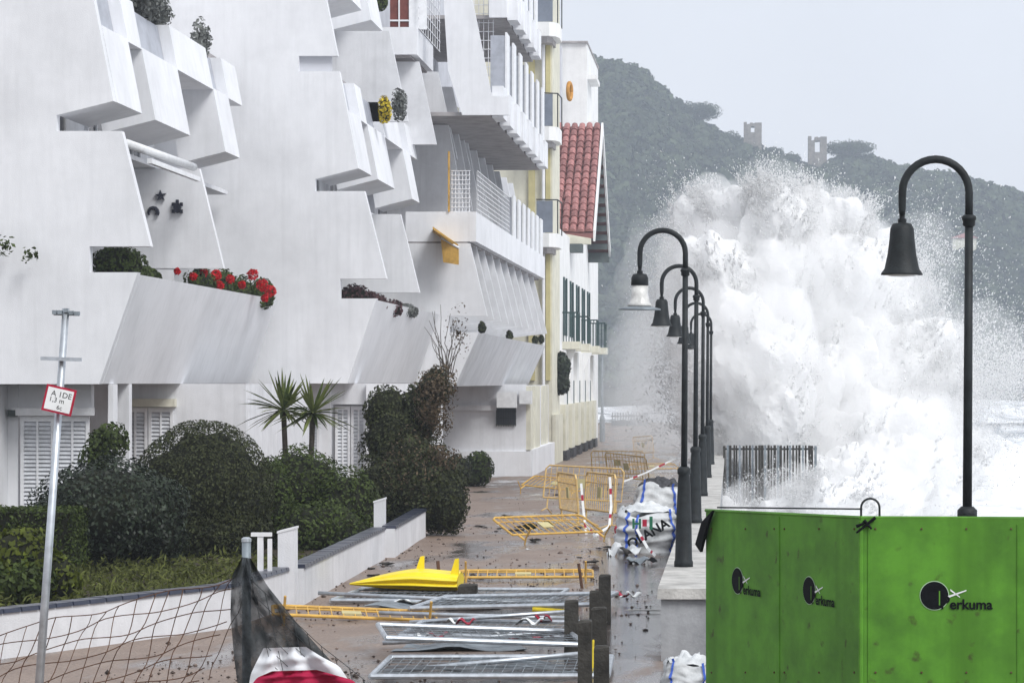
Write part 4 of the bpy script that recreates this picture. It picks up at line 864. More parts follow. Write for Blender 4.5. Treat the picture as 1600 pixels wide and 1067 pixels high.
# yuccas
def yucca(label, px_base, px_head, py_head, Y, r):
    b = Vector((XW(px_base, Y), Y, 0)); h = W(px_head, py_head, Y)
    t = thing('yucca', label, 'yucca', tuple(b))
    part(t, 'trunk', 'bark', lambda mb: mb.tube([b, b.lerp(h, 0.5) + Vector((0.05, 0, 0)), h], [0.07, 0.055, 0.05], 8))
    for k in range(64):
        dv = Vector(unit(1)[0]); dv.z = abs(dv.z) * 1.1 - 0.35; dv.normalize(); L = r * random.uniform(0.75, 1.15); sd = dv.cross(Vector((0.1, 0.3, 1))).normalized() * 0.036
        p = [h + dv * L * q + Vector((0, 0, -0.28 * L * q * q * (1 - abs(dv.z)))) for q in (0.03, 0.35, 0.7, 1.0)]
        mb = MB(); nn = dv.cross(sd).normalized() * 0.012
        mb.add([p[0] - sd * .6, p[0] + sd * .6, p[1] - sd, p[1] + nn, p[1] + sd, p[2] - sd * .7, p[2] + nn, p[2] + sd * .7, p[3]], [(0, 1, 3), (0, 3, 2), (1, 4, 3), (2, 3, 6, 5), (3, 4, 7, 6), (5, 6, 8), (6, 7, 8)])
        mb.build('leaf', 'leaf_yucca' if k % 3 else 'leaf_mid', t)
yucca('left one of the two spiky yuccas rising over the shrubs', 443, 443, 640, 57, 0.86)
yucca('yucca with leaning trunk to the right of its twin', 473, 489, 645, 56, 0.82)
# rough grass on the garden strip
n = 9000; P = np.zeros((n, 3)); P[:, 1] = rng.uniform(32, 47, n); xr_ = np.interp(P[:, 1], [27.5, 35.2, 39, 49], [-9.5, -6.1, -5.9, -6.0]); P[:, 0] = xr_ - 0.2 - rng.random(n) * 3.8; P[:, 2] = rng.uniform(0.02, 0.22, n) * (0.5 + rng.random(n))
N = np.tile(np.array([[0.0, -1.0, 0.3]]), (n, 1))
og = leaf_mesh('grass', P, N, 0.06, 'grass', None, 0.22, 0.9); tag(og, 'rough grass and weeds behind the garden wall', 'grass', kind='stuff')

# ---- balcony plants
bush('terrace_plant', 'dense green plant filling the notch of the nearest terrace', 'plant', [(-12.3, 58.9, 5.28, 0.6, 0.5, 0.42), (-12.15, 61, 5.12, 0.22, 1.2, 0.2)], 2600, 0.045, 'leaf_mid', stem=False)
ger = bush('geranium', 'geraniums with bright red flowers along the nearest terrace parapet', 'plant', [(-12.15, 67.4, 5.18, 0.28, 1.2, 0.34), (-12.12, 70, 5.18, 0.26, 1.4, 0.42), (-12.1, 72.6, 5.15, 0.24, 1.3, 0.36), (-11.84, 74.2, 5.15, 0.28, 1.0, 0.40)], 4800, 0.045, 'leaf_mid', stem=False, lump=0.4)
for px, py, r in ((318, 427, 6), (337, 430, 8), (343, 446, 6), (395, 429, 8), (410, 446, 9), (422, 455, 9), (414, 466, 5), (277, 424, 4), (302, 432, 5), (360, 436, 6), (378, 445, 5)):
    Y = np.interp(px, [270, 425], [66, 74.2]); c = W(px, py, Y - 1.6); Pq = np.array([c]) + unit(170) * r * Y / F * 0.95
    leaf_mesh('flower_head', Pq, unit(170), 0.04, 'petal', ger)
bush('terrace_plant', 'wine red succulents spilling over the middle block terrace', 'plant', [(-9.9, 77.0, 5.1, 0.5, 0.5, 0.36), (-9.6, 79, 5.05, 0.35, 1.2, 0.3), (-9.45, 81.5, 4.95, 0.3, 1.2, 0.24)], 2600, 0.05, 'leaf_wine', stem=False, lump=0.4)
bush('terrace_plant', 'grey green plant at the far end of the middle terrace', 'plant', [(-9.4, 85, 4.98, 0.3, 1.4, 0.2)], 800, 0.05, 'leaf_grey', stem=False)
bush('balcony_plant', 'bushy dark plant on top of the nearest block balcony', 'plant', [(-13.0, 65.4, 11.35, 0.45, 0.8, 0.4), (-12.95, 66.6, 11.2, 0.3, 0.5, 0.3)], 1600, 0.06, 'leaf_grey', stem=False, shell=0.7, core=False, lump=0.4)
bush('balcony_plant', 'spindly grey plant trailing at the end of the nearest block balcony', 'plant', [(-12.9, 71.6, 11.25, 0.18, 0.9, 0.45)], 700, 0.05, 'leaf_grey', stem=False, shell=0.8, core=False, lump=0.4)
bush('balcony_plant', 'yellow flowering broom on the middle block balcony', 'plant', [gb(601, 172, 82, 10, 22)], 700, 0.05, 'flower_yellow', stem=False, shell=0.7, lump=0.3)
bush('balcony_plant', 'greyish shrub behind the yellow broom on the middle block', 'plant', [gb(625, 165, 83.5, 14, 30)], 900, 0.05, 'leaf_grey', stem=False, shell=0.9, core=False, lump=0.4)
bush('balcony_plant', 'green plant on the high balcony beside the red brown window', 'plant', [(XW(592, 91.5), 91.5, ZW(4, 91.5), 0.3, 0.3, 0.3)], 700, 0.05, 'leaf_mid', stem=False)
bush('ledge_plant', 'thin branching plant on a ledge at the picture edge', 'plant', [gb(8, 385, 57.6, 14, 20), gb(45, 398, 57.6, 16, 14)], 90, 0.05, 'leaf_mid', stem=False, core=False, shell=1.0)
for px, py, lab in ((753, 512, 'dark potted succulent on the far terrace, first in line'), (796, 525, 'dark potted succulent on the far terrace, middle of the line'), (836, 532, 'dark trailing pot plant on the far terrace parapet'), (846, 530, 'last dark trailing pot plant on the far terrace parapet')):
    Y = 8.1 * F / (VX - px); c = W(px, py, Y)
    bush('terrace_plant', lab, 'plant', [(c.x, Y, c.z, 0.13, 0.2, 0.2)], 200, 0.05, 'leaf_dark', stem=False)
# ornaments on the loggia wall
def ornament(px, py, kind, lab):
    Y = 66.34; c = W(px, py, Y); mb = MB(); r = 9 * Y / F
    if kind == 'star':
        pts = [(c.x + r * (1 if k % 2 == 0 else 0.38) * math.cos(PI * k / 5 + 0.4), c.z + r * (1 if k % 2 == 0 else 0.38) * math.sin(PI * k / 5 + 0.4)) for k in range(10)]
        mb.prism(pts, Y - 0.04, Y + 0.05)
    elif kind == 'turtle':
        mb.prism([(c.x + 0.6 * r * math.cos(a), c.z + 0.9 * r * math.sin(a)) for a in [2 * PI * k / 12 for k in range(12)]], Y - 0.05, Y + 0.05)
        for sx_, sz_ in ((-.7, .6), (.7, .6), (-.7, -.6), (.7, -.6), (0, 1.1)): mb.box(c.x + sx_ * r - .03, c.x + sx_ * r + .03, Y - .04, Y + .04, c.z + sz_ * r - .04, c.z + sz_ * r + .04)
    else:
        mb.tube([(c.x + r * .8 * math.cos(a), Y, c.z + r * .8 * math.sin(a)) for a in [PI * (-.2 + 1.4 * k / 8) for k in range(9)]], [.05, .05, .045, .045, .04, .04, .035, .03, .02], 6)
    tag(mb.build('wall_ornament', 'star'), lab, 'ornament')
ornament(251, 306, 'star', 'dark starfish ornament on the nearest loggia wall')
ornament(277, 325, 'turtle', 'dark turtle shaped ornament beside the starfish on the loggia wall')
ornament(239, 332, 'hook', 'dark curved ornament below the starfish on the loggia wall')
# awnings
aw = thing('awning', 'rolled white awning under the nearest block balcony', 'awning', (-12.2, 59, 7.6))
part(aw, 'roller', 'awning', lambda mb: mb.tube([(-12.15, 59.0, 7.72), (-12.0, 65.6, 7.72)], 0.09, 10), True)
part(aw, 'front_bar', 'whitewood', lambda mb: mb.box(-12.0, -11.9, 60.4, 65.9, 7.42, 7.52))
aw = thing('awning', 'half open ochre awning at the end of the middle block', 'awning', (-8.6, 92, 7))
part(aw, 'canvas', 'awning_yellow', lambda mb: mb.hexa([(XW(676, 91), 91, ZW(358, 91)), (XW(712, 92), 92, ZW(386, 92)), (XW(712, 94), 94, ZW(386, 92)), (XW(676, 94), 94, ZW(358, 91)), (XW(676, 91), 91, ZW(354, 91)), (XW(716, 92), 92, ZW(382, 92)), (XW(716, 94), 94, ZW(382, 92)), (XW(676, 94), 94, ZW(354, 91))]))
part(aw, 'valance', 'awning_yellow', lambda mb: mb.hexa([(XW(693, 92), 91.9, ZW(410, 92)), (XW(717, 92), 91.9, ZW(414, 92)), (XW(717, 92), 92, ZW(414, 92)), (XW(693, 92), 92, ZW(410, 92)), (XW(689, 92), 91.9, ZW(372, 92)), (XW(717, 92), 91.9, ZW(386, 92)), (XW(717, 92), 92, ZW(386, 92)), (XW(689, 92), 92, ZW(372, 92))]))
part(aw, 'arm', 'whitewood', lambda mb: mb.tube([(XW(690, 92), 91.9, ZW(372, 92)), (XW(718, 92), 91.9, ZW(388, 92))], 0.04, 6))

# ---- sign on a leaning pole
sp = thing('sign_pole', 'leaning grey metal pole with cross bars carrying a small red bordered sign', 'sign', (XW(60, 19), 19, 0))
b0, b1 = W(60, 1085, 19), W(103, 482, 19); b0e = b0 + (b0 - b1) * ((b0.z - 0.0) / (b1.z - b0.z))
part(sp, 'pole', 'galv', lambda mb: mb.tube([b0e, b1], [0.03, 0.023], 12), True)
part(sp, 'cross_bar', 'galv', lambda mb: (lambda a, b: mb.hexa([(a.x, a.y - .05, a.z - .012), (b.x, b.y - .05, b.z - .012), (b.x, b.y - .02, b.z - .012), (a.x, a.y - .02, a.z - .012), (a.x, a.y - .05, a.z + .012), (b.x, b.y - .05, b.z + .012), (b.x, b.y - .02, b.z + .012), (a.x, a.y - .02, a.z + .012)]))(W(66, 560, 19), W(129, 562, 19)))
def capx(mb):
    for px, py in ((86, 488), (95, 488), (104, 485), (112, 489), (121, 490)):
        c = W(px, py, 19); mb.box(c.x - 0.013, c.x + 0.013, c.y - 0.03, c.y + 0.02, c.z - 0.013, c.z + 0.013)
    a, b = W(84, 491, 19), W(124, 492, 19); mb.tube([a, b], 0.008, 6)
part(sp, 'top_clamp', 'dullgalv', capx)
cs = W(92.5, 625, 18.93); ang = math.radians(-13); ux = Vector((math.cos(ang), 0, math.sin(ang))); uz = Vector((-math.sin(ang), 0, math.cos(ang))); N0 = Vector((0, -1, 0))
def plate(w_, h_, off, th): return lambda mb: mb.hexa([cs + ux * a + uz * b + N0 * o for o in (off, off + th) for a, b in ((-w_, -h_), (w_, -h_), (w_, h_), (-w_, h_))])
spl = part(sp, 'sign_plate', 'red', plate(0.098, 0.086, 0, 0.006)); part(spl, 'sign_face', 'white', plate(0.084, 0.072, 0.0065, 0.002))
for s_, sz_, a, b in (('A 1DE', 0.05, -0.058, 0.02), ('1,3 m', 0.045, -0.065, -0.018), ('6c', 0.04, -0.005, -0.06)):
    lettering(s_, sz_, cs + ux * a + uz * b + N0 * 0.0095, ux, uz, 'black', spl)

# ---- temporary wire fence with post, torn netting and banner
fp = thing('fence_post', 'galvanised fence post with torn black netting wrapped around it', 'post', (XW(385, 19.5), 19.5, 0))
part(fp, 'tube', 'dullgalv', lambda mb: mb.tube([(XW(386, 19.5), 19.5, 0), (XW(385, 19.5), 19.5, ZW(846, 19.5))], 0.03, 14), True)
part(fp, 'cap', 'galv', lambda mb: mb.lathe([(0.033, 0), (0.033, 0.02), (0.02, 0.03)], (XW(385, 19.5), 19.5, ZW(846, 19.5)), 14))
wf = thing('wire_fence', 'sagging rusty wire mesh fence leaning in front of the garden wall', 'fence', (-4.2, 19.6, 0))
def wire_pt(i, j):        # i along, j down: the mesh sags towards the left and leans
    px = -60 + i * 25 - j * 9 + 4 * math.sin(i * 1.7 + j); py = 1004 - i * 6.0 + j * 24 + 5 * math.sin(i * 0.9 + j * 2.1)
    return W(px, py, 19.6 + 0.03 * math.sin(i * 0.7 + j * 1.3))
for j in range(8): part(wf, 'wire', 'rust', lambda mb: mb.tube([wire_pt(i * 0.5, j) for i in range(36)], 0.0034, 4))
for i in range(19): part(wf, 'wire', 'rust', lambda mb: mb.tube([wire_pt(i, j * 0.5) for j in range(15)], 0.0034, 4))
wf2 = thing('wire_fence', 'black wire mesh draped over the red and white banner beside the fence post', 'fence', (-3, 19.3, 0))
def wire2(i, j):
    px = 392 + i * 22 + j * 6; top = 905 + (i * 22) * 0.95 if i < 5 else 905 + 104 + (i * 22 - 110) * 0.78
    return W(px, top + j * 26, 19.25 + 0.05 * math.sin(i + j))
for j in range(7): part(wf2, 'wire', 'iron', lambda mb: mb.tube([wire2(i * 0.5, j) for i in range(17)], 0.0022, 4))
for i in range(9): part(wf2, 'wire', 'iron', lambda mb: mb.tube([wire2(i, j * 0.5) for j in range(14)], 0.0022, 4))
def net_material():
    m = M['netting']; n = m.node_tree.nodes; l = m.node_tree.links
    tc = n.new('ShaderNodeTexCoord'); t = n.new('ShaderNodeTexNoise'); t.inputs['Scale'].default_value = 9; t.inputs['Detail'].default_value = 4; l.new(tc.outputs['Object'], t.inputs['Vector'])
    r = n.new('ShaderNodeMapRange'); r.inputs['From Min'].default_value = 0.35; r.inputs['From Max'].default_value = 0.7; r.inputs['To Min'].default_value = 1.0; r.inputs['To Max'].default_value = 0.72
    l.new(t.outputs['Fac'], r.inputs['Value']); l.new(r.outputs[0], n['Principled BSDF'].inputs['Alpha'])
net_material()
def drape(poly_l, poly_r, Y, amp, nu=26, nv=14):     # cloth between two polylines given in pixels
    pl = np.array(poly_l, float); pr = np.array(poly_r, float)
    def fn(u, v):
        q = u * (len(pl) - 1); i = min(int(q), len(pl) - 2); f = q - i
        a = pl[i] * (1 - f) + pl[i + 1] * f; b = pr[i] * (1 - f) + pr[i + 1] * f; p = a * (1 - v) + b * v
        return W(p[0], p[1], Y + amp * noise.noise(Vector((u * 4, v * 6, Y))) + 0.04 * math.sin(v * 17 + u * 3))
    return fn
mb = MB(); mb.grid(drape([(378, 870), (362, 900), (360, 960), (366, 1030), (372, 1075)], [(392, 872), (418, 915), (470, 980), (520, 1035), (556, 1080)], 19.4, 0.08), 30, 18)
o = mb.build('shade_netting', 'netting', None, True); tag(o, 'torn black shade netting hanging from the fence post', 'netting')
mb = MB(); mb.grid(drape([(412, 1012), (400, 1035), (392, 1052), (386, 1085)], [(478, 1010), (500, 1024), (530, 1040), (560, 1085)], 19.2, 0.05), 16, 14)
bn = thing('banner', 'crumpled white and crimson banner bundled at the foot of the fence post', 'banner', (XW(470, 19.2), 19.2, 0))
mb.build('white_cloth', 'banner', bn, True)
mb = MB(); mb.grid(drape([(425, 1048), (402, 1058), (392, 1070), (386, 1090)], [(495, 1046), (520, 1053), (552, 1062), (575, 1092)], 19.05, 0.05), 16, 14); mb.build('crimson_cloth', 'redcloth', bn, True)
part(bn, 'roll', 'banner', lambda mb: mb.grid(lambda u, v: W(380 + 190 * u, 1085 + 20 * math.sin(PI * v), 19.2 + 0.3 * v) + Vector((0, 0, 0)), 6, 4))

# ---- timber bollards
for px, pb, pt, hw, lab in ((945, 975, 897, 9.5, 'tallest dark timber bollard at the back of the cluster'), (929, 968, 922, 8, 'thin timber bollard tucked left of the tallest one'), (936, 1008, 948, 12, 'dark timber bollard in the middle of the cluster'), (893, 1016, 937, 11, 'timber bollard at the ends of the fallen fence panels'), (914, 1092, 968, 11, 'near timber bollard with a rough top, bottom cut off by the picture'), (940, 1086, 1008, 12, 'squat near timber bollard beside the sea wall end'), (731, 932, 912, 15, 'stump of timber post beside the yellow plastic hull')):
    g = G(px, pb); h = hw * g.y / F; H = (pb - pt) * g.y / F
    t = thing('timber_bollard', lab, 'bollard', tuple(g), 'timber bollards')
    part(t, 'post', 'wood', lambda mb: mb.hexa([(g.x - h, g.y - h, g.z - .05), (g.x + h, g.y - h, g.z - .05), (g.x + h, g.y + h, g.z - .05), (g.x - h, g.y + h, g.z - .05), (g.x - h * .96, g.y - h, g.z + H - .03), (g.x + h, g.y - h * .96, g.z + H - .012), (g.x + h * .95, g.y + h, g.z + H - .01), (g.x - h, g.y + h, g.z + H - .02)]))
    part(t, 'chamfered_top', 'wood', lambda mb: mb.hexa([(g.x - h * .96, g.y - h, g.z + H - .03), (g.x + h, g.y - h * .96, g.z + H - .012), (g.x + h * .95, g.y + h, g.z + H - .01), (g.x - h, g.y + h, g.z + H - .02), (g.x - h * .7, g.y - h * .7, g.z + H), (g.x + h * .7, g.y - h * .7, g.z + H), (g.x + h * .7, g.y + h * .7, g.z + H), (g.x - h * .7, g.y + h * .7, g.z + H)]))

# ---- yellow crowd barriers
def make_barrier(m):
    t = thing('crowd_barrier', 'x', 'barrier', (0, 0, 0), 'yellow crowd barriers')
    L, H, z0 = 2.0, 1.12, 0.36
    part(t, 'frame', m, lambda mb: mb.tube([(-L / 2, 0, z0), (-L / 2, 0, H - .08), (-L / 2 + .08, 0, H), (L / 2 - .08, 0, H), (L / 2, 0, H - .08), (L / 2, 0, z0), (-L / 2, 0, z0)], 0.021, 8))
    for k in range(13):
        x = -L / 2 + L * (k + 1) / 14; part(t, 'bar', m, lambda mb: mb.tube([(x, 0, z0), (x, 0, H)], 0.009, 6))
    for x in (-L / 2 + .12, L / 2 - .12):
        part(t, 'foot', m, lambda mb: (mb.tube([(x, -.28, 0.02), (x, -.06, .1), (x, .06, .1), (x, .28, 0.02)], 0.016, 6), mb.tube([(x, 0, .1), (x, 0, z0)], .02, 6)))
    part(t, 'rail', m, lambda mb: mb.tube([(-L / 2, 0, H - 0.2), (L / 2, 0, H - 0.2)], 0.012, 6))
    part(t, 'name_plate', 'leaf_yellow' if False else 'yellow_wall', lambda mb: mb.box(-0.16, 0.08, -0.012, 0.012, H - .5, H - .28))
    return t
pb_y, pb_p = make_barrier('yellow'), make_barrier('paleyellow')
used = set()
def barrier(proto, loc, rot, label):
    if proto.name in used: o = copy_tree(proto)
    else: o = proto; used.add(proto.name)
    o.location = loc; o.rotation_euler = rot; o['label'] = label
def R3(a, b, c): return (math.radians(a), math.radians(b), math.radians(c))
g = G(888, 828); barrier(pb_p, g + Vector((0, 0.8, 0)), R3(4, 0, -76), 'upright pale barrier wrapped in tape, the one nearer the houses')
g = G(932, 828); barrier(pb_p, g + Vector((0, 0.8, 0)), R3(-3, 0, -70), 'upright pale barrier wrapped in tape, beside the white sacks')
g = G(905, 806); barrier(pb_p, g + Vector((0, 0.6, 0)), R3(-9, 2, -22), 'upright barrier caught behind the taped pair, tilted towards the sea')
g = G(985, 764); barrier(pb_p, g, R3(14, 3, -48), 'tilted barrier between the rubble sacks and the farther barriers')
g = G(968, 756); barrier(pb_p, g, R3(8, 0, -24), 'upright barrier farther along, behind the taped pair')
g = G(1008, 720); barrier(pb_p, g, R3(6, -3, -62), 'farthest upright barrier, standing near the foot of the wave')
g = G(888, 848); barrier(pb_y, g + Vector((0, 0, 0.03)), R3(-68, 0, 38), 'barrier lying flat at the feet of the taped pair')
g = G(830, 912); barrier(pb_y, g + Vector((-0.1, 0.3, 0.03)), R3(-86, 0, 4), 'barrier lying flat to the right of the yellow plastic hull')
g = G(550, 982); barrier(pb_y, g + Vector((0, 0.5, 0.04)), R3(-86, 3, 10), 'barrier lying flat in front of the garden gateway')
g = G(850, 772); barrier(pb_y, g + Vector((0, 0, 0.05)), R3(-70, 4, -28), 'barrier toppled behind the taped pair on the house side')
g = G(1040, 738); barrier(pb_y, g + Vector((-0.3, 0, 0.05)), R3(-76, 0, 20), 'barrier fallen against the sea wall behind the first lamps')
tag(part(None, 'rusty_stake', 'rust', lambda mb: (lambda a, b: mb.tube([a, b], 0.022, 6))(W(904, 880, 42), W(911, 930, 42))), 'rusty upright bar at the end of the flat barrier', 'bar')
tag(part(None, 'iron_stake', 'rust', lambda mb: (lambda a, b: mb.tube([a, b], 0.025, 6))(W(684, 876, 43), W(687, 912, 43))), 'short rusty stake standing between the fins of the yellow hull', 'stake')

# ---- yellow plastic hull with two fins
hy = 41.0
yh = thing('yellow_hull', 'bright yellow plastic float with two upright fins washed up on the promenade', 'float', (XW(640, hy), hy, 0))
def hull(mb):
    n1, n2 = 22, 12; ax, bx_ = XW(548, hy), XW(718, hy)
    def fn(u, v):
        x = ax + (bx_ - ax) * u; wd = (0.03 + 0.55 * math.sin(min(1, u * 1.25) * PI / 2)) * (1 - 0.25 * max(0, u - 0.7)); hh = 0.02 + 0.24 * math.sin(min(1, u * 1.3) * PI / 2) * (1 - 0.45 * max(0, u - 0.6))
        a = 2 * PI * v; rdg = 1 + 0.10 * math.cos(9 * a)
        return (x, hy + 0.25 * (u - .4) + wd * math.cos(a) * rdg, 0.03 + 0.1 * (1 - u) ** 2 + hh * 0.6 + 0.55 * hh * math.sin(a) * rdg)
    mb.grid(fn, n1, 72); mb.add([fn(0, v / 12) for v in range(12)], [tuple(range(12))]); mb.add([fn(1, v / 12) for v in range(12)], [tuple(reversed(range(12)))])
part(yh, 'hull', 'plastic', hull, True)
for px, pb, pt, dy in ((655, 906, 868, 0.3), (709, 914, 872, -0.1)):
    Y = hy + dy
    def fin(mb):
        a, b, c_, d_ = W(px - 15, pb, Y), W(px + 8, pb, Y), W(px + 8, pt, Y), W(px + 2, pt + 1, Y); m1, m2 = W(px - 4, (pb + pt) / 2, Y), W(px + 8, (pb + pt) / 2, Y)
        for q, p in enumerate((a, m1, d_, c_, m2, b)): pass
        th = 0.03; ring = [a, b, m2, c_, d_, m1]
        mb.add([p + Vector((0, -th, 0)) for p in ring] + [p + Vector((0, th, 0)) for p in ring], [tuple(range(6)), tuple(reversed(range(6, 12)))] + [(i, i + 6, (i + 1) % 6 + 6, (i + 1) % 6) for i in range(6)])
    part(yh, 'fin', 'plastic', fin)

# ---- temporary fence panels lying flat
def thin_net():
    m = M['panelnet'] = mat('torn grey fence netting', (0.10, 0.10, 0.105), 0.8, 0.3, 12.0); n = m.node_tree.nodes; l = m.node_tree.links
    tc = n.new('ShaderNodeTexCoord'); t_ = n.new('ShaderNodeTexNoise'); t_.inputs['Scale'].default_value = 2.2; t_.inputs['Detail'].default_value = 6; l.new(tc.outputs['Object'], t_.inputs['Vector'])
    r_ = n.new('ShaderNodeMapRange'); r_.inputs['From Min'].default_value = 0.40; r_.inputs['From Max'].default_value = 0.62; r_.inputs['To Min'].default_value = 0.05; r_.inputs['To Max'].default_value = 0.85
    l.new(t_.outputs['Fac'], r_.inputs['Value']); l.new(r_.outputs[0], n['Principled BSDF'].inputs['Alpha'])
thin_net()
def fence_panel(label, p, ang, Lx, Wy, tilt=0.0, zoff=0.04):
    t = thing('mesh_fence', label, 'fence panel', (0, 0, 0), 'fallen steel fence panels')
    for a, b, nm in (((-Lx / 2, -Wy / 2, 0), (Lx / 2, -Wy / 2, 0), 'frame_tube'), ((-Lx / 2, Wy / 2, 0), (Lx / 2, Wy / 2, 0), 'frame_tube'), ((-Lx / 2, -Wy / 2, 0), (-Lx / 2, Wy / 2, 0), 'frame_tube'), ((Lx / 2, -Wy / 2, 0), (Lx / 2, Wy / 2, 0), 'frame_tube')):
        part(t, nm, 'galv', lambda mb: mb.tube([a, b], 0.028, 8))
    def wires(mb):
        for k in range(int(Lx / 0.1)): x = -Lx / 2 + 0.1 * (k + 0.5); mb.tube([(x, -Wy / 2, 0.0), (x, Wy / 2, 0.0)], 0.0035, 3, False)
        for k in range(5): y = -Wy / 2 + Wy * (k + 1) / 6; mb.tube([(-Lx / 2, y, 0.005), (Lx / 2, y, 0.005)], 0.0035, 3, False)
    part(t, 'shade_cloth', 'panelnet', lambda mb: mb.grid(lambda u, v: ((u - .5) * Lx * .97, (v - .5) * Wy * .95, -0.02 + 0.025 * noise.noise(Vector((u * 9, v * 7, Lx + Wy)))), 16, 12))
    w_ = part(t, 'wire_infill', 'dullgalv', wires); w_['kind'] = 'stuff'
    t.location = (p.x, p.y, p.z + zoff); t.rotation_euler = (0, tilt, ang)
fence_panel('nearest fallen steel fence panel, along the bottom of the picture', G(752, 1072) + Vector((0.05, 1.1, 0)), 0.02, 2.3, 2.0, 0.0, 0.09)
fence_panel('fallen steel fence panel resting askew on the nearest one', G(760, 1040) + Vector((-0.15, 1.0, 0)), 0.17, 2.1, 1.7, 0.05, 0.24)
fence_panel('fallen fence panel with red tape caught under it', G(762, 1004) + Vector((0.1, 1.2, 0)), -0.03, 2.2, 2.0, 0.0, 0.06)
fence_panel('fallen fence panel farther back, behind the taped one', G(770, 968) + Vector((0.2, 1.2, 0)), -0.12, 2.3, 2.0, -0.03, 0.15)
fence_panel('farthest fallen fence panel, half under the yellow hull', G(690, 948) + Vector((0.0, 1.5, 0)), -0.06, 2.9, 2.2, 0.0, 0.05)
tag(part(None, 'foam_tube', 'flower_yellow', lambda mb: mb.tube([W(832, 952, 36.6), W(884, 955, 36.6)], 0.033, 10)), 'pale yellow foam tube lying among the fence panels', 'tube')
tag(part(None, 'foam_tube', 'flower_yellow', lambda mb: mb.tube([W(862, 1065, 29.3), W(905, 1064, 29.3)], 0.03, 10)), 'yellow tube end at the bottom edge by the near bollard', 'tube')
tag(part(None, 'foam_tube', 'flower_yellow', lambda mb: mb.tube([W(927, 1000, 29.8), W(925, 1066, 29.3)], 0.012, 8)), 'thin yellow strip standing between the two near bollards', 'strip')
for (a, b, Yt, lab) in (((600, 1049), (906, 1021), 29.9, 'loose steel tube lying slantwise across the nearest fence panels'), ((592, 957), (905, 966), 36.0, 'loose steel tube behind the fence panels, running from the gravel to the bollards'), ((640, 972), (890, 955), 35.4, 'loose steel tube crossing the one from the gravel at a slight angle'), ((497, 926), (880, 944), 38.6, 'longest loose steel tube, passing under the yellow hull'), ((598, 1004), (892, 987), 32.6, 'loose steel tube over the taped fence panel')):
    tag(part(None, 'steel_tube', 'galv', lambda mb: mb.tube([W(*a, Yt), W(*b, Yt)], 0.026, 10), True), lab, 'tube')
# red and white tape scraps, dark sheets
def scrap(name, m, label, cat, px, py, lx, ly, ang, z=0.06, h=0.03, group=None, wave=0.03):
    g = G(px, py); mb = MB(); ca, sa = math.cos(ang), math.sin(ang)
    def fn(u, v):
        a, b = (u - .5) * lx * (1 - .25 * v), (v - .5) * ly
        return (g.x + a * ca - b * sa, g.y + a * sa + b * ca, g.z + z + h * noise.noise(Vector((u * 4 + px, v * 3, py))) + wave * math.sin(u * 9 + px))
    mb.grid(fn, 10, 4); mb.grid(lambda u, v: (lambda p: (p[0], p[1], p[2] - 0.012))(fn(u, v)), 10, 4)
    return tag(mb.build(name, m, None, True), label, cat, group)
for i, (px, py, lx, m) in enumerate(((728, 986, .25, 'red'), (850, 980, .22, 'red'), (685, 1008, .3, 'red'), (820, 1008, .4, 'red'), (850, 1006, .22, 'red'), (710, 985, .2, 'white'), (828, 985, .35, 'white'), (785, 1008, .3, 'white'), (660, 1010, .2, 'white'), (965, 941, .35, 'red'), (985, 942, .3, 'white'))):
    scrap('tape_scrap', m, ('red' if m == 'red' else 'white') + ' scrap of barrier tape among the fallen fence panels', 'tape', px, py, lx, 0.18, random.uniform(-.2, .2), 0.12, group=('red' if m == 'red' else 'white') + ' tape scraps')
for px, py, lx, ly, lab in ((680, 948, 1.8, 1.0, 'dark wet plastic sheet in front of the yellow hull'), (720, 1012, 1.5, .9, 'dark wet sheet tangled in the taped fence panel'), (800, 1045, 1.4, 1.0, 'dark wet sheet under the nearest fence panels'), (820, 1000, .9, .5, 'black rag on the taped fence panel')):
    scrap('wet_sheet', 'netting' if False else 'dullgalv', lab, 'sheet', px, py, lx, ly, 0.05, 0.03, 0.03)
scrap('white_plastic', 'white', 'crumpled white plastic in front of the yellow hull', 'plastic sheet', 640, 944, .45, .3, .2, .06, .06)
scrap('plank', 'cap', 'pale broken board by the end of the sea wall', 'board', 1005, 957, .5, .12, 0.0, .04, .0, wave=0)

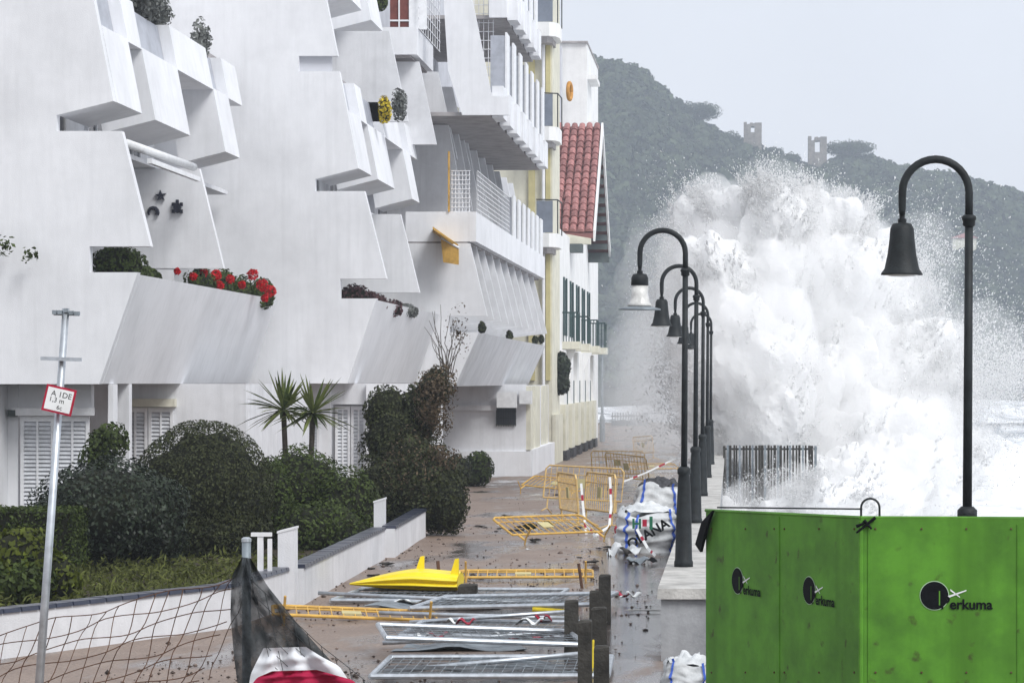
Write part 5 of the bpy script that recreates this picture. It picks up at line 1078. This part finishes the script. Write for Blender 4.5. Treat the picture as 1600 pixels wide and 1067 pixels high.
# ---- rubble sacks
def sack(label, px, pb, hw, hpx, top=True, Ys=None, text=False):
    g = G(px, pb); s = g.y / F; w_ = hw * s; H = hpx * s
    t = thing('rubble_sack', label, 'sack', tuple(g))
    def fn(u, v):
        a = 2 * PI * u; sq = (abs(math.cos(a)) ** 6 + abs(math.sin(a)) ** 6) ** (-1 / 6)
        bul = 1 + 0.10 * math.sin(PI * v) - 0.12 * v; k = w_ * sq * bul * (1 + 0.17 * noise.noise(Vector((math.cos(a) * 2, math.sin(a) * 2, v * 5 + px))) + 0.07 * noise.noise(Vector((math.cos(a) * 5, math.sin(a) * 5, v * 12 + px))) + 0.03 * math.sin(v * 24 + 3 * noise.noise(Vector((a, v * 3, 1)))))
        return (g.x + k * math.cos(a) * .92, g.y + w_ + k * math.sin(a) * .92, g.z + H * v * (0.93 + 0.2 * noise.noise(Vector((math.cos(a) * 1.4, math.sin(a) * 1.4, px)))))
    bg_ = part(t, 'bag', 'bag', lambda mb: mb.grid(fn, 48, 20), True)
    part(t, 'heap', 'rubble' if top else 'bag', lambda mb: mb.grid(lambda u, v: (g.x + w_ * .84 * v * math.cos(2 * PI * u), g.y + w_ + w_ * .84 * v * math.sin(2 * PI * u), g.z + H * (0.93 + 0.2 * (1 - v * v)) + 0.08 * noise.noise(Vector((v * 4 * math.cos(2 * PI * u), v * 4 * math.sin(2 * PI * u), px)))), 28, 9), True)
    for ua in ((0.655, 0.70, 0.87) if text else (0.66, 0.84)):
        def band(mb):
            du = 0.006
            pts = [[Vector(fn(ua + q * du, v / 12)) for q in (-1, 1)] for v in range(14)]
            vs_ = []
            for l_, r_ in pts:
                o_ = ((l_ + r_) / 2 - Vector((g.x, g.y + w_, 0))); o_.z = 0; o_ = o_.normalized() * 0.02; vs_ += [l_ + o_, r_ + o_]
            mb.add(vs_, [(2 * i, 2 * i + 1, 2 * i + 3, 2 * i + 2) for i in range(13)])
        part(bg_, 'strap', 'blue', band)
    if text:
        up = Vector((0.3, 0, 0.9)).normalized(); ux_ = Vector((0.86, 0, 0.5)).normalized()
        lettering('OLANA', w_ * .42, Vector((g.x - w_ * .5, g.y - 0.10, g.z + H * .1)), ux_, Vector((-.5, 0, .86)), 'black', t, bold=0.008)
        lettering('H', w_ * .42, Vector((g.x - w_ * .45, g.y - 0.10, g.z + H * .58)), (1, 0, 0), (0, 0, 1), 'darkgreen', t, bold=0.008)
        part(t, 'green_mark', 'darkgreen', lambda mb: mb.box(g.x + w_ * .1, g.x + w_ * .2, g.y - .105, g.y - .09, g.z + H * .55, g.z + H * .85))
        part(t, 'red_mark', 'red', lambda mb: mb.box(g.x - w_ * .12, g.x + w_ * .02, g.y - .105, g.y - .09, g.z + H * .62, g.z + H * .78))
    return t
sack('white rubble sack printed with black letters beside the first lamp', 1010, 864, 50, 68, False, text=True)
sack('white sack heaped with dark rubble behind the printed one', 1030, 822, 42, 66, True)
sack('blue edged white sack at the bottom of the picture next to the green hoarding', 1075, 1092, 42, 58, False)
for px, py, lx, ly, h_, m_, lab in ((972, 868, .55, .5, .22, 'bag', 'crumpled pale sheeting slumped at the left foot of the printed sack'), (1000, 880, .5, .35, .12, 'dullgalv', 'dark wet plastic crumpled in front of the printed sack'), (985, 812, .6, .6, .35, 'bag', 'heap of torn white sheeting between the sacks and the barriers')):
    scrap('crumpled_sheet', m_, lab, 'plastic sheet', px, py, lx, ly, .3, h_ * .5, h_, wave=h_ * .3)
# tape ribbons
def ribbon(label, pts, Ys_, m='white'):
    P_ = [W(x, y, Yq) for (x, y), Yq in zip(pts, Ys_)]; t = thing('barrier_tape', label, 'tape', tuple(P_[0]))
    for i in range(len(P_) - 1):
        n_ = 5
        for k in range(n_):
            a, b = P_[i].lerp(P_[i + 1], k / n_), P_[i].lerp(P_[i + 1], (k + 1) / n_); dd = (b - a).normalized(); sd = dd.cross(Vector((0, 1, 0))).normalized() * 0.024; sy = Vector((0, 0.004, 0))
            part(t, 'stripe', 'red' if k % 3 == 2 else m, lambda mb: mb.hexa([a - sd, b - sd, b - sd + sy, a - sd + sy, a + sd, b + sd, b + sd + sy, a + sd + sy]))
ribbon('red and white tape hanging down the middle of the taped barriers', [(908, 755), (912, 800), (917, 840)], [58, 57.8, 57.5])
ribbon('red and white tape hanging from the barrier edge beside the sacks', [(953, 745), (955, 790), (952, 822), (925, 840)], [58, 57.8, 57.5, 57])
ribbon('tape trailing from the barriers down to the flat one', [(914, 815), (935, 845)], [57.7, 56])
ribbon('white tape stretched from the far barrier to the lamp row', [(1058, 715), (1010, 738), (975, 752)], [88, 86, 84])
ribbon('tape lying across the printed sack', [(995, 826), (1012, 856), (1024, 868)], [50.1, 49.8, 49.2])
tag(part(None, 'red_lantern', 'red', lambda mb: mb.lathe([(.03, 0), (.07, .02), (.08, .1), (.06, .15), (.02, .17)], tuple(G(966, 838) + Vector((0, 0, 0.05))), 14)), 'small red warning lantern beside the printed sack', 'lantern')

# ---- debris litter
gl = 'scraps of litter on the promenade'
for k in range(46):
    px, py = random.choice([(random.uniform(700, 860), random.uniform(815, 835)), (random.uniform(640, 930), random.uniform(770, 900)), (random.uniform(560, 760), random.uniform(880, 905)), (random.uniform(880, 1000), random.uniform(850, 900))])
    g = G(px, py); s = random.uniform(0.03, 0.10); V = IV * np.array([s, s * random.uniform(.6, 2.0), s * 0.22]) * (1 + rng.normal(0, 0.4, len(IV)))[:, None] + np.array([g.x, g.y, g.z + s * .3])
    wht = random.random() < 0.2
    o = fast_mesh('litter_scrap', V, IF, 'white' if wht else 'scrap'); tag(o, ('pale' if wht else 'dark') + ' scrap of storm litter lying on the wet promenade', 'litter', ('pale ' if wht else 'dark ') + gl)
n = 4200; Yg = 1 / rng.uniform(1 / 100.0, 1 / 28.0, n); Xg = rng.uniform(-6.4, -1.0, n); keep = (np.array([noise.noise(Vector((x * .5, y * .16, 4))) for x, y in zip(Xg, Yg)]) + rng.normal(0, .25, n)) > 0.05
Yg, Xg = Yg[keep], Xg[keep]; n = len(Xg); Pg = np.stack([Xg, Yg, np.array([gz(y) for y in Yg]) + 0.012], 1); sg = rng.lognormal(-4.5, 0.5, n)
OV = np.array([[1, 0, 0], [-1, 0, 0], [0, 1, 0], [0, -1, 0], [0, 0, .7], [0, 0, -.7]], float); OF = np.array([[0, 2, 4], [2, 1, 4], [1, 3, 4], [3, 0, 4], [2, 0, 5], [1, 2, 5], [3, 1, 5], [0, 3, 5]])
Vg = (OV[None] * sg[:, None, None] * rng.uniform(.6, 1.5, (n, 6, 1)) + Pg[:, None]).reshape(-1, 3); Fg = (OF[None] + 6 * np.arange(n)[:, None, None]).reshape(-1, 3)
M['grit'] = mat('washed up grit', (0.13, 0.10, 0.085), 0.9, 0.3, 5.0, island=0.7)
tag(fast_mesh('gravel', Vg, Fg, 'grit'), 'washed up grit and small stones on the promenade', 'gravel', kind='stuff')
bush('weed_clump', 'clump of torn weed at the foot of the taped barriers', 'plant', [gb(855, 818, 60, 7, 3)], 200, .04, 'leaf_mid', stem=False, core=False)
bush('weed_clump', 'larger clump of torn weed on the gravel, left of the barriers', 'plant', [gb(828, 822, 59, 11, 4)], 260, .04, 'leaf_dark', stem=False, core=False)

# ---- far end: post and fence by the water
t = thing('tall_post', 'thin grey post at the far end of the tiled house', 'post', (XW(941, 176), 176, gz(176)))
part(t, 'shaft', 'dullgalv', lambda mb: mb.tube([(XW(941, 176), 176, gz(176)), (XW(941, 176), 176, ZW(540, 176))], [0.09, 0.06], 8)); part(t, 'foot', 'dullgalv', lambda mb: mb.lathe([(.16, 0), (.16, 1.4), (.1, 1.6)], (XW(941, 176), 176, gz(176)), 10))
t = thing('end_fence', 'low dark fence closing the far end of the promenade', 'fence', (-7, 238, gz(238)))
part(t, 'rail', 'dullgalv', lambda mb: (mb.box(XW(955, 238), XW(1012, 238), 238, 238.06, -0.62, -0.2), mb.box(XW(955, 238), XW(1012, 238), 238, 238.06, 0.1, 0.2)))
for k in range(14):
    x = XW(957 + k * 4.2, 238); part(t, 'post', 'dullgalv', lambda mb: mb.box(x - .04, x + .04, 237.92, 237.98, -0.65, 0.45))
# timber breakwater in the surf
t = thing('breakwater', 'row of dark timber piles standing in the surf at the foot of the wave', 'breakwater', (XW(1205, 84), 84, -2.3))
for k in range(30):
    x = XW(1132 + k * 4.9, 84) + random.uniform(-.015, .015); wd = random.uniform(.022, .04); h = random.uniform(-.05, .05)
    part(t, 'pile', 'dullgalv' if k % 4 == 1 else 'wood', lambda mb: mb.box(x - wd, x + wd, 84 + random.uniform(-.05, .05), 84.12, -2.6, ZW(696, 84) + h * .3))
part(t, 'rail', 'wood', lambda mb: mb.box(XW(1130, 84), XW(1277, 84), 84.13, 84.2, ZW(703, 84), ZW(700, 84)))

# ================================================================== THE BREAKING WAVE
LOBES = [(1150, 362, 70, 92), (1215, 350, 64, 90), (1282, 348, 48, 91), (1112, 420, 66, 89), (1200, 450, 105, 90), (1310, 430, 92, 91), (1365, 475, 58, 92), (1150, 560, 110, 88), (1270, 580, 135, 91), (1385, 580, 100, 92),
         (1120, 660, 56, 88), (1200, 640, 90, 88), (1380, 720, 125, 90), (1455, 690, 66, 92), (1450, 770, 75, 91), (1310, 790, 110, 88), (1180, 800, 70, 90), (1290, 700, 90, 90),
         (1085, 355, 40, 92), (1102, 328, 30, 92), (1150, 318, 36, 91), (1195, 312, 30, 90), (1232, 332, 30, 91), (1277, 318, 30, 91), (1320, 345, 50, 91), (1360, 400, 50, 92), (1400, 470, 56, 92), (1445, 540, 56, 92), (1475, 610, 56, 92), (1500, 720, 60, 92), (1240, 800, 90, 89), (1130, 760, 60, 90), (1145, 806, 46, 81), (1210, 812, 52, 81), (1275, 796, 58, 81), (1330, 800, 60, 82)]
MIST = [(1075, 480, 66, 89), (1065, 570, 62, 89), (1060, 640, 50, 89), (1470, 540, 85, 93), (1545, 590, 80, 94), (1430, 430, 60, 93), (1030, 560, 80, 97), (1010, 640, 60, 99), (1060, 420, 70, 95)]
EV5, EF5 = ico(5)
EV4, EF4 = ico(4)
WO = W(1262, 1010, 91)                        # where the wave struck the wall: everything flies out from here
def streak(p, k=1.0):
    v = p - WO; r = v.length; return (v / r) * (7.5 * k) + Vector((0, 0, r * 0.16 * k))
def lobes_mesh(scale, ev, ef, amp=1.0, freq=0.55, seed=0.0, extra=()):
    Vs, Fs, Ns, k0 = [], [], [], 0; sd = Vector((seed, seed * 0.7, 0))
    for (px, py, r, Y) in LOBES + list(extra):
        c = W(px, py, Y); R = r * Y / F
        dsp = np.empty(len(ev))
        for i, p in enumerate(ev):
            w0 = Vector(p) * R + c; q = streak(w0) + sd; q3 = streak(w0, 3.0) + sd
            dsp[i] = amp * (max(R, 1.7) / R) * (0.30 * noise.noise(q) + 0.20 * noise.noise(q * 2.1) + 0.17 * noise.noise(q3 * 1.3) + 0.10 * noise.noise(q3 * 2.9) + 0.10 * noise.noise(w0 * 1.1))
        P = ev * (R * scale * (0.95 + dsp))[:, None] * np.array([1, 0.8, 1]) + np.array(c)
        Vs.append(P); Fs.append(ef + k0); Ns.append(ev); k0 += len(ev)
    return np.concatenate(Vs), np.concatenate(Fs), np.concatenate(Ns)
def volume_mat(name, dens, col=(0.96, 0.97, 1.0), an=0.2):
    m = bpy.data.materials.new(name); m.use_nodes = True; n = m.node_tree.nodes; n.clear()
    o_ = n.new('ShaderNodeOutputMaterial'); v = n.new('ShaderNodeVolumePrincipled'); v.inputs['Color'].default_value = (*col, 1); v.inputs['Density'].default_value = dens; v.inputs['Anisotropy'].default_value = an
    m.node_tree.links.new(v.outputs[0], o_.inputs['Volume']); return m
wave = thing('breaking_wave', 'huge white wave exploding into spray over the sea wall', 'wave', (XW(1280, 91), 91, -2.3))
def remeshed(name, scale, voxel, m, ev, ef, amp, seed=0.0, smooth=True, extra=()):
    V, Fc, _ = lobes_mesh(scale, ev, ef, amp, 0.55, seed, extra)
    o = fast_mesh(name, V, Fc, m, wave, smooth); r = o.modifiers.new('union', 'REMESH'); r.mode = 'VOXEL'; r.voxel_size = voxel; r.use_smooth_shade = smooth
    o['kind'] = 'stuff'; return o
remeshed('white_water', 0.84, 0.06, 'foamcore', EV5, EF5, 1.0)
M['mist_thin'] = volume_mat('thin spray mist', 0.14, (1.0, 1.0, 1.0), 0.0)
remeshed('thin_mist', 1.28, 0.16, 'mist_thin', EV4, EF4, 1.3, 9.0, True, MIST)
M['mist_mid'] = volume_mat('thick spray mist', 0.75, (1.0, 1.0, 1.0), 0.0)
remeshed('thick_mist', 1.10, 0.11, 'mist_mid', EV4, EF4, 1.3, 4.0)
SP, _, SN = lobes_mesh(0.9, EV5, EF5, 1.1)
TV = np.array([[1, 1, 1], [1, -1, -1], [-1, 1, -1], [-1, -1, 1]], float) / 1.3; TF = np.array([[0, 1, 2], [0, 3, 1], [0, 2, 3], [1, 3, 2]])
def spray(q, s, dirs, stretch):
    n = len(q); V = TV[None] * s[:, None, None]
    a = rng.uniform(0, 2 * PI, n); ca, sa = np.cos(a)[:, None], np.sin(a)[:, None]; x, y = V[:, :, 0].copy(), V[:, :, 1].copy(); V[:, :, 0] = x * ca - y * sa; V[:, :, 1] = x * sa + y * ca
    x, z = V[:, :, 0].copy(), V[:, :, 2].copy(); V[:, :, 0] = x * sa - z * ca; V[:, :, 2] = x * ca + z * sa
    V += (V * dirs[:, None]).sum(2, keepdims=True) * dirs[:, None] * (stretch[:, None, None] - 1)
    return (V + q[:, None]).reshape(-1, 3), (TF[None] + 4 * np.arange(n)[:, None, None]).reshape(-1, 3)
O_ = np.array(WO)
vis = (SN[:, 1] < 0.45)                             # spray that shows: not the far side
SPv, SNv = SP[vis], SN[vis]
def jets(nj, per, lo, hi, size, spread, st):
    i = rng.integers(0, len(SPv), nj * 3); p = SPv[i]; k = np.array([noise.noise(streak(Vector(x)) * 1.6) for x in p]); keep = np.argsort(-k - rng.normal(0, .25, len(k)))[:nj]; p = p[keep]; nn = SNv[i][keep]
    dv = p - O_; dv /= np.linalg.norm(dv, axis=1)[:, None]; dv = dv * 0.75 + nn * 0.5 + 0.22 * unit(nj); dv /= np.linalg.norm(dv, axis=1)[:, None]
    L = rng.uniform(lo, hi, nj) * rng.lognormal(0, .3, nj)
    t = rng.beta(1.0, 2.6, (nj, per)); q = p[:, None] + dv[:, None] * (t * L[:, None])[:, :, None] + unit(nj * per).reshape(nj, per, 3) * (spread * (0.25 + t) * rng.random((nj, per)))[:, :, None]
    q[:, :, 2] -= 0.14 * (t * L[:, None]) ** 2
    d_ = np.repeat(dv, per, 0); return q.reshape(-1, 3), size * rng.lognormal(0, .4, nj * per), d_, rng.uniform(1, st, nj * per)
def cloud(n, px, py, sx, sy, Y, sY, size):
    q = np.stack([XW(rng.normal(px, sx, n), Y), rng.normal(Y, sY, n), ZW(rng.normal(py, sy, n), Y)], 1)
    k = np.array([noise.noise(streak(Vector(x)) * 1.1) + .6 * noise.noise(Vector(x) * 1.8) for x in q]) + rng.normal(0, .12, n) > 0.05
    q = q[k]; dv = q - O_; dv /= np.linalg.norm(dv, axis=1)[:, None]
    return q, size * rng.lognormal(0, 0.4, len(q)), dv, rng.uniform(1, 2.5, len(q))
Q = [jets(2300, 26, 0.12, 0.6, 0.011, 0.14, 3.0), jets(1000, 56, 0.3, 1.1, 0.010, 0.16, 3.0), jets(1000, 50, 0.6, 1.5, 0.010, 0.20, 3.0), jets(200, 60, 1.0, 2.0, 0.009, 0.30, 2.5),
     cloud(40000, 1480, 560, 50, 80, 92, 1.5, .010), cloud(30000, 1560, 590, 40, 55, 93, 2, .010), cloud(16000, 1440, 440, 22, 55, 92, 1.5, .009), cloud(16000, 1045, 480, 24, 80, 90, 1, .008), cloud(14000, 1050, 620, 30, 50, 90, 1, .008), cloud(8000, 1200, 770, 60, 20, 82, .4, .009)]
q, s, dd_, st_ = (np.concatenate([x[j] for x in Q]) for j in range(4)); ok = q[:, 2] > -2.4; q, s, dd_, st_ = q[ok], s[ok], dd_[ok], st_[ok]
V_, F_ = spray(q, s, dd_, st_)
o = fast_mesh('spray', V_, F_, 'foam', wave); o['kind'] = 'stuff'

# surf rolling in at the side
def surf(u, v):
    X = 6 + 26 * u; Y = 118 + 22 * v
    z = -2.2 + 3.2 * math.exp(-((v - 0.45 - 0.15 * noise.noise(Vector((X * .12, 0, 0)))) * 5) ** 2) * (0.75 + 0.5 * noise.noise(Vector((X * .25, Y * .08, 1)))) + 0.5 * noise.turbulence(Vector((X * .8, Y * .4, 2)), 3, False)
    return (X, Y, z)
mb = MB(); mb.grid(surf, 90, 40); tag(mb.build('surf_roller', 'foamcore', None, True), 'low roller of white surf to the right behind the nearest lamp', 'wave')

# ---- mist and haze
M['haze'] = volume_mat('hazy air', 0.00048, (0.82, 0.90, 1.0))
mb = MB(); mb.box(-600, 600, -30, 1180, -9, 190)
M['veil'] = volume_mat('drifting spray veil', 0.010, (0.99, 0.995, 1.0), 0.2)
for k_, sc_ in enumerate((1.0, 0.8, 0.6, 0.4)):
    V = EV4 * np.array([4.6, 30, 8.0]) * sc_ + np.array([-2.6, 158, 1.0])
    vo = fast_mesh('spray_veil', V, EF4, 'veil', None, True); tag(vo, 'thin veil of drifting spray over the far promenade', 'mist', kind='stuff')
tag(mb.build('haze', 'haze'), 'pale sea haze filling the air', kind='stuff')
